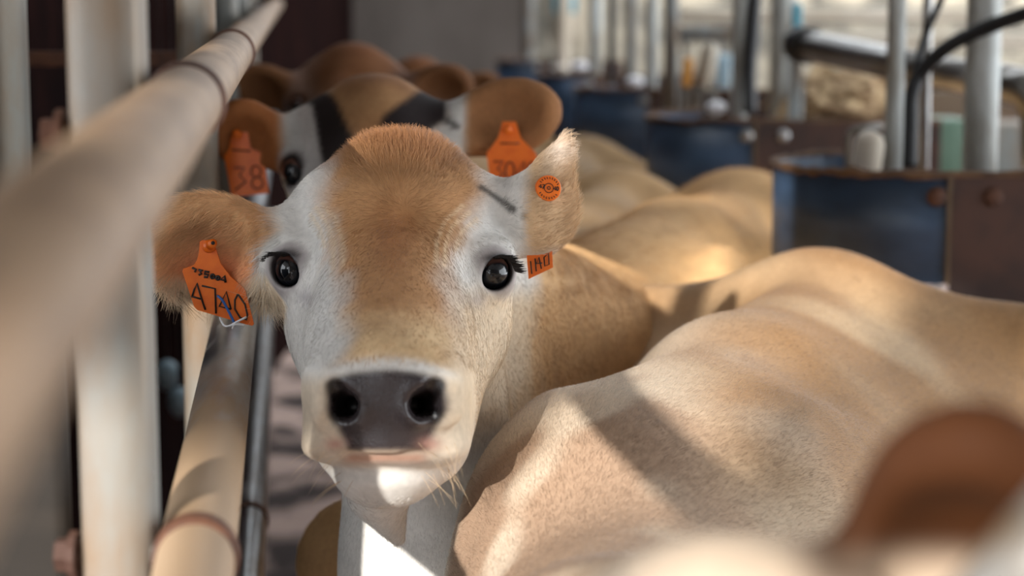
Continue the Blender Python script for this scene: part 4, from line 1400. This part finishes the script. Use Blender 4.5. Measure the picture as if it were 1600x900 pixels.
def queued(o, d, hip, toward, label, kind, ears, res=0.007, sc=0.96):
    o3 = P(o[0], o[1], d)
    fr = Frame(R_CAM, o3)
    h = np.array(hip)
    hx = lambda lo, hi: axis_lin([(lo - 0.1, lo, 0.02), (lo, hi, res), (hi, max(hip[0] + 0.75, hi + 0.1), 0.022)])
    F_ = Field(hx(o3[0] - 0.34, o3[0] + 0.34), axis_lin([(o3[1] - 0.34, o3[1] + 0.2, res), (o3[1] + 0.2, hip[1] + 0.75, 0.022)]),
               axis_lin([(-0.02, o3[2] - 0.32, 0.022), (o3[2] - 0.32, o3[2] + 0.26, res), (o3[2] + 0.26, o3[2] + 0.36, 0.02)]))
    fb = cow_body(F_, (hip[0], hip[1], 0), np.array([o3[0] - hip[0] + 0.1, o3[1] - hip[1], 0]), sc)
    F_.cone(fr.p(Lh(640, 430, 1.95)), fb.p((1.0, 0, 0.98)), 0.085, 0.17, 0.06)
    F_.cone(fr.p(Lh(650, 640, 1.93)), fb.p((1.02, 0, 0.80)), 0.075, 0.18, 0.08)
    build_head(F_, fr, False)
    for e in ears: build_ear(F_, *e)
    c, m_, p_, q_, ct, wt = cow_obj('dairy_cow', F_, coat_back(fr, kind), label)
    for e, sx in ((EYE_L, -1), (EYE_R, 1)): eye_obj(fr, e, sx, c)
    return c, F_, fr


n0 = (0.0, -0.92, -0.35)
fc = P(0, 0, 1)
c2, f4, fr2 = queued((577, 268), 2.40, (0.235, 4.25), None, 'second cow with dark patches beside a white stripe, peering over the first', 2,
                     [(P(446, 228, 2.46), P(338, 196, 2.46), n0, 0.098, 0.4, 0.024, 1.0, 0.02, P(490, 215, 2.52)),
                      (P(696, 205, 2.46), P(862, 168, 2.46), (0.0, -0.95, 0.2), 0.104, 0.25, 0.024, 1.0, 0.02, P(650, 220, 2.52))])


def gen_ears(fr):
    out = []
    for s_, a, b, st in ((-1, (442, 365, 1.80), (250, 345, 1.80), (500, 370, 1.86)), (1, (792, 365, 1.80), (985, 345, 1.80), (735, 370, 1.86))):
        out.append((fr.p(Lh(*a)), fr.p(Lh(*b)), n0, 0.10, 0.45, 0.026, 1.0, 0.02, fr.p(Lh(*st))))
    return out


fr3 = Frame(R_CAM, P(546, 168, 3.55))
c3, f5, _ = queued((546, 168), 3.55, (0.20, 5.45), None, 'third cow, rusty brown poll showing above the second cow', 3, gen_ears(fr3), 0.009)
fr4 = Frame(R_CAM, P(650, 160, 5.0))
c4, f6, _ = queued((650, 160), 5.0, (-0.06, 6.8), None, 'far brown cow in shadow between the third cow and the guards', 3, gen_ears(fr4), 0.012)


def tag_plate(parent, poly, d, label, lines):
    o = mesh_obj('ear_tag', slab([P(x, y, d) for x, y in poly], 0.002, (0, 1, 0)), M_TAG, parent, smooth=False)
    o['label'] = label
    strokes(lines, 0.0014, lambda x, y: P(x, y, d - 0.0004), 'lettering', o, M_INKFADED)
    x, y = poly[0]
    mesh_obj('stud', tube([P(x + 8, y + 12, d), P(x + 8, y + 12, d - 0.008)], 0.006, 16), M_TAG, o)


d1 = min(f4.depth(385, 225, 2.2, 2.7), f4.depth(385, 245, 2.2, 2.7)) - 0.008
tag_plate(c2, [(362, 198), (386, 200), (392, 232), (412, 240), (420, 302), (362, 308), (350, 244), (358, 232)], d1, 'orange tag in the ear of the second cow, beside the upright',
          [[(362, 234), (392, 236)], [(366, 262), (382, 262), (374, 274), (384, 284), (368, 296)], circ(400, 268, 8, 9), circ(402, 286, 9, 9)])
d2 = min(f4.depth(795, 215, 2.2, 2.7), f4.depth(795, 235, 2.2, 2.7)) - 0.008
tag_plate(c2, [(785, 190), (806, 190), (814, 216), (838, 240), (842, 292), (768, 294), (760, 240), (778, 216)], d2, 'orange tag hanging from the wide ear of the second cow',
          [[(782, 224), (812, 224)], [(772, 252), (786, 252), (778, 264), (787, 272), (772, 282)], circ(797, 267, 7, 14), [(820, 282), (819, 252), (808, 272), (823, 272)], circ(831, 267, 6, 14)])
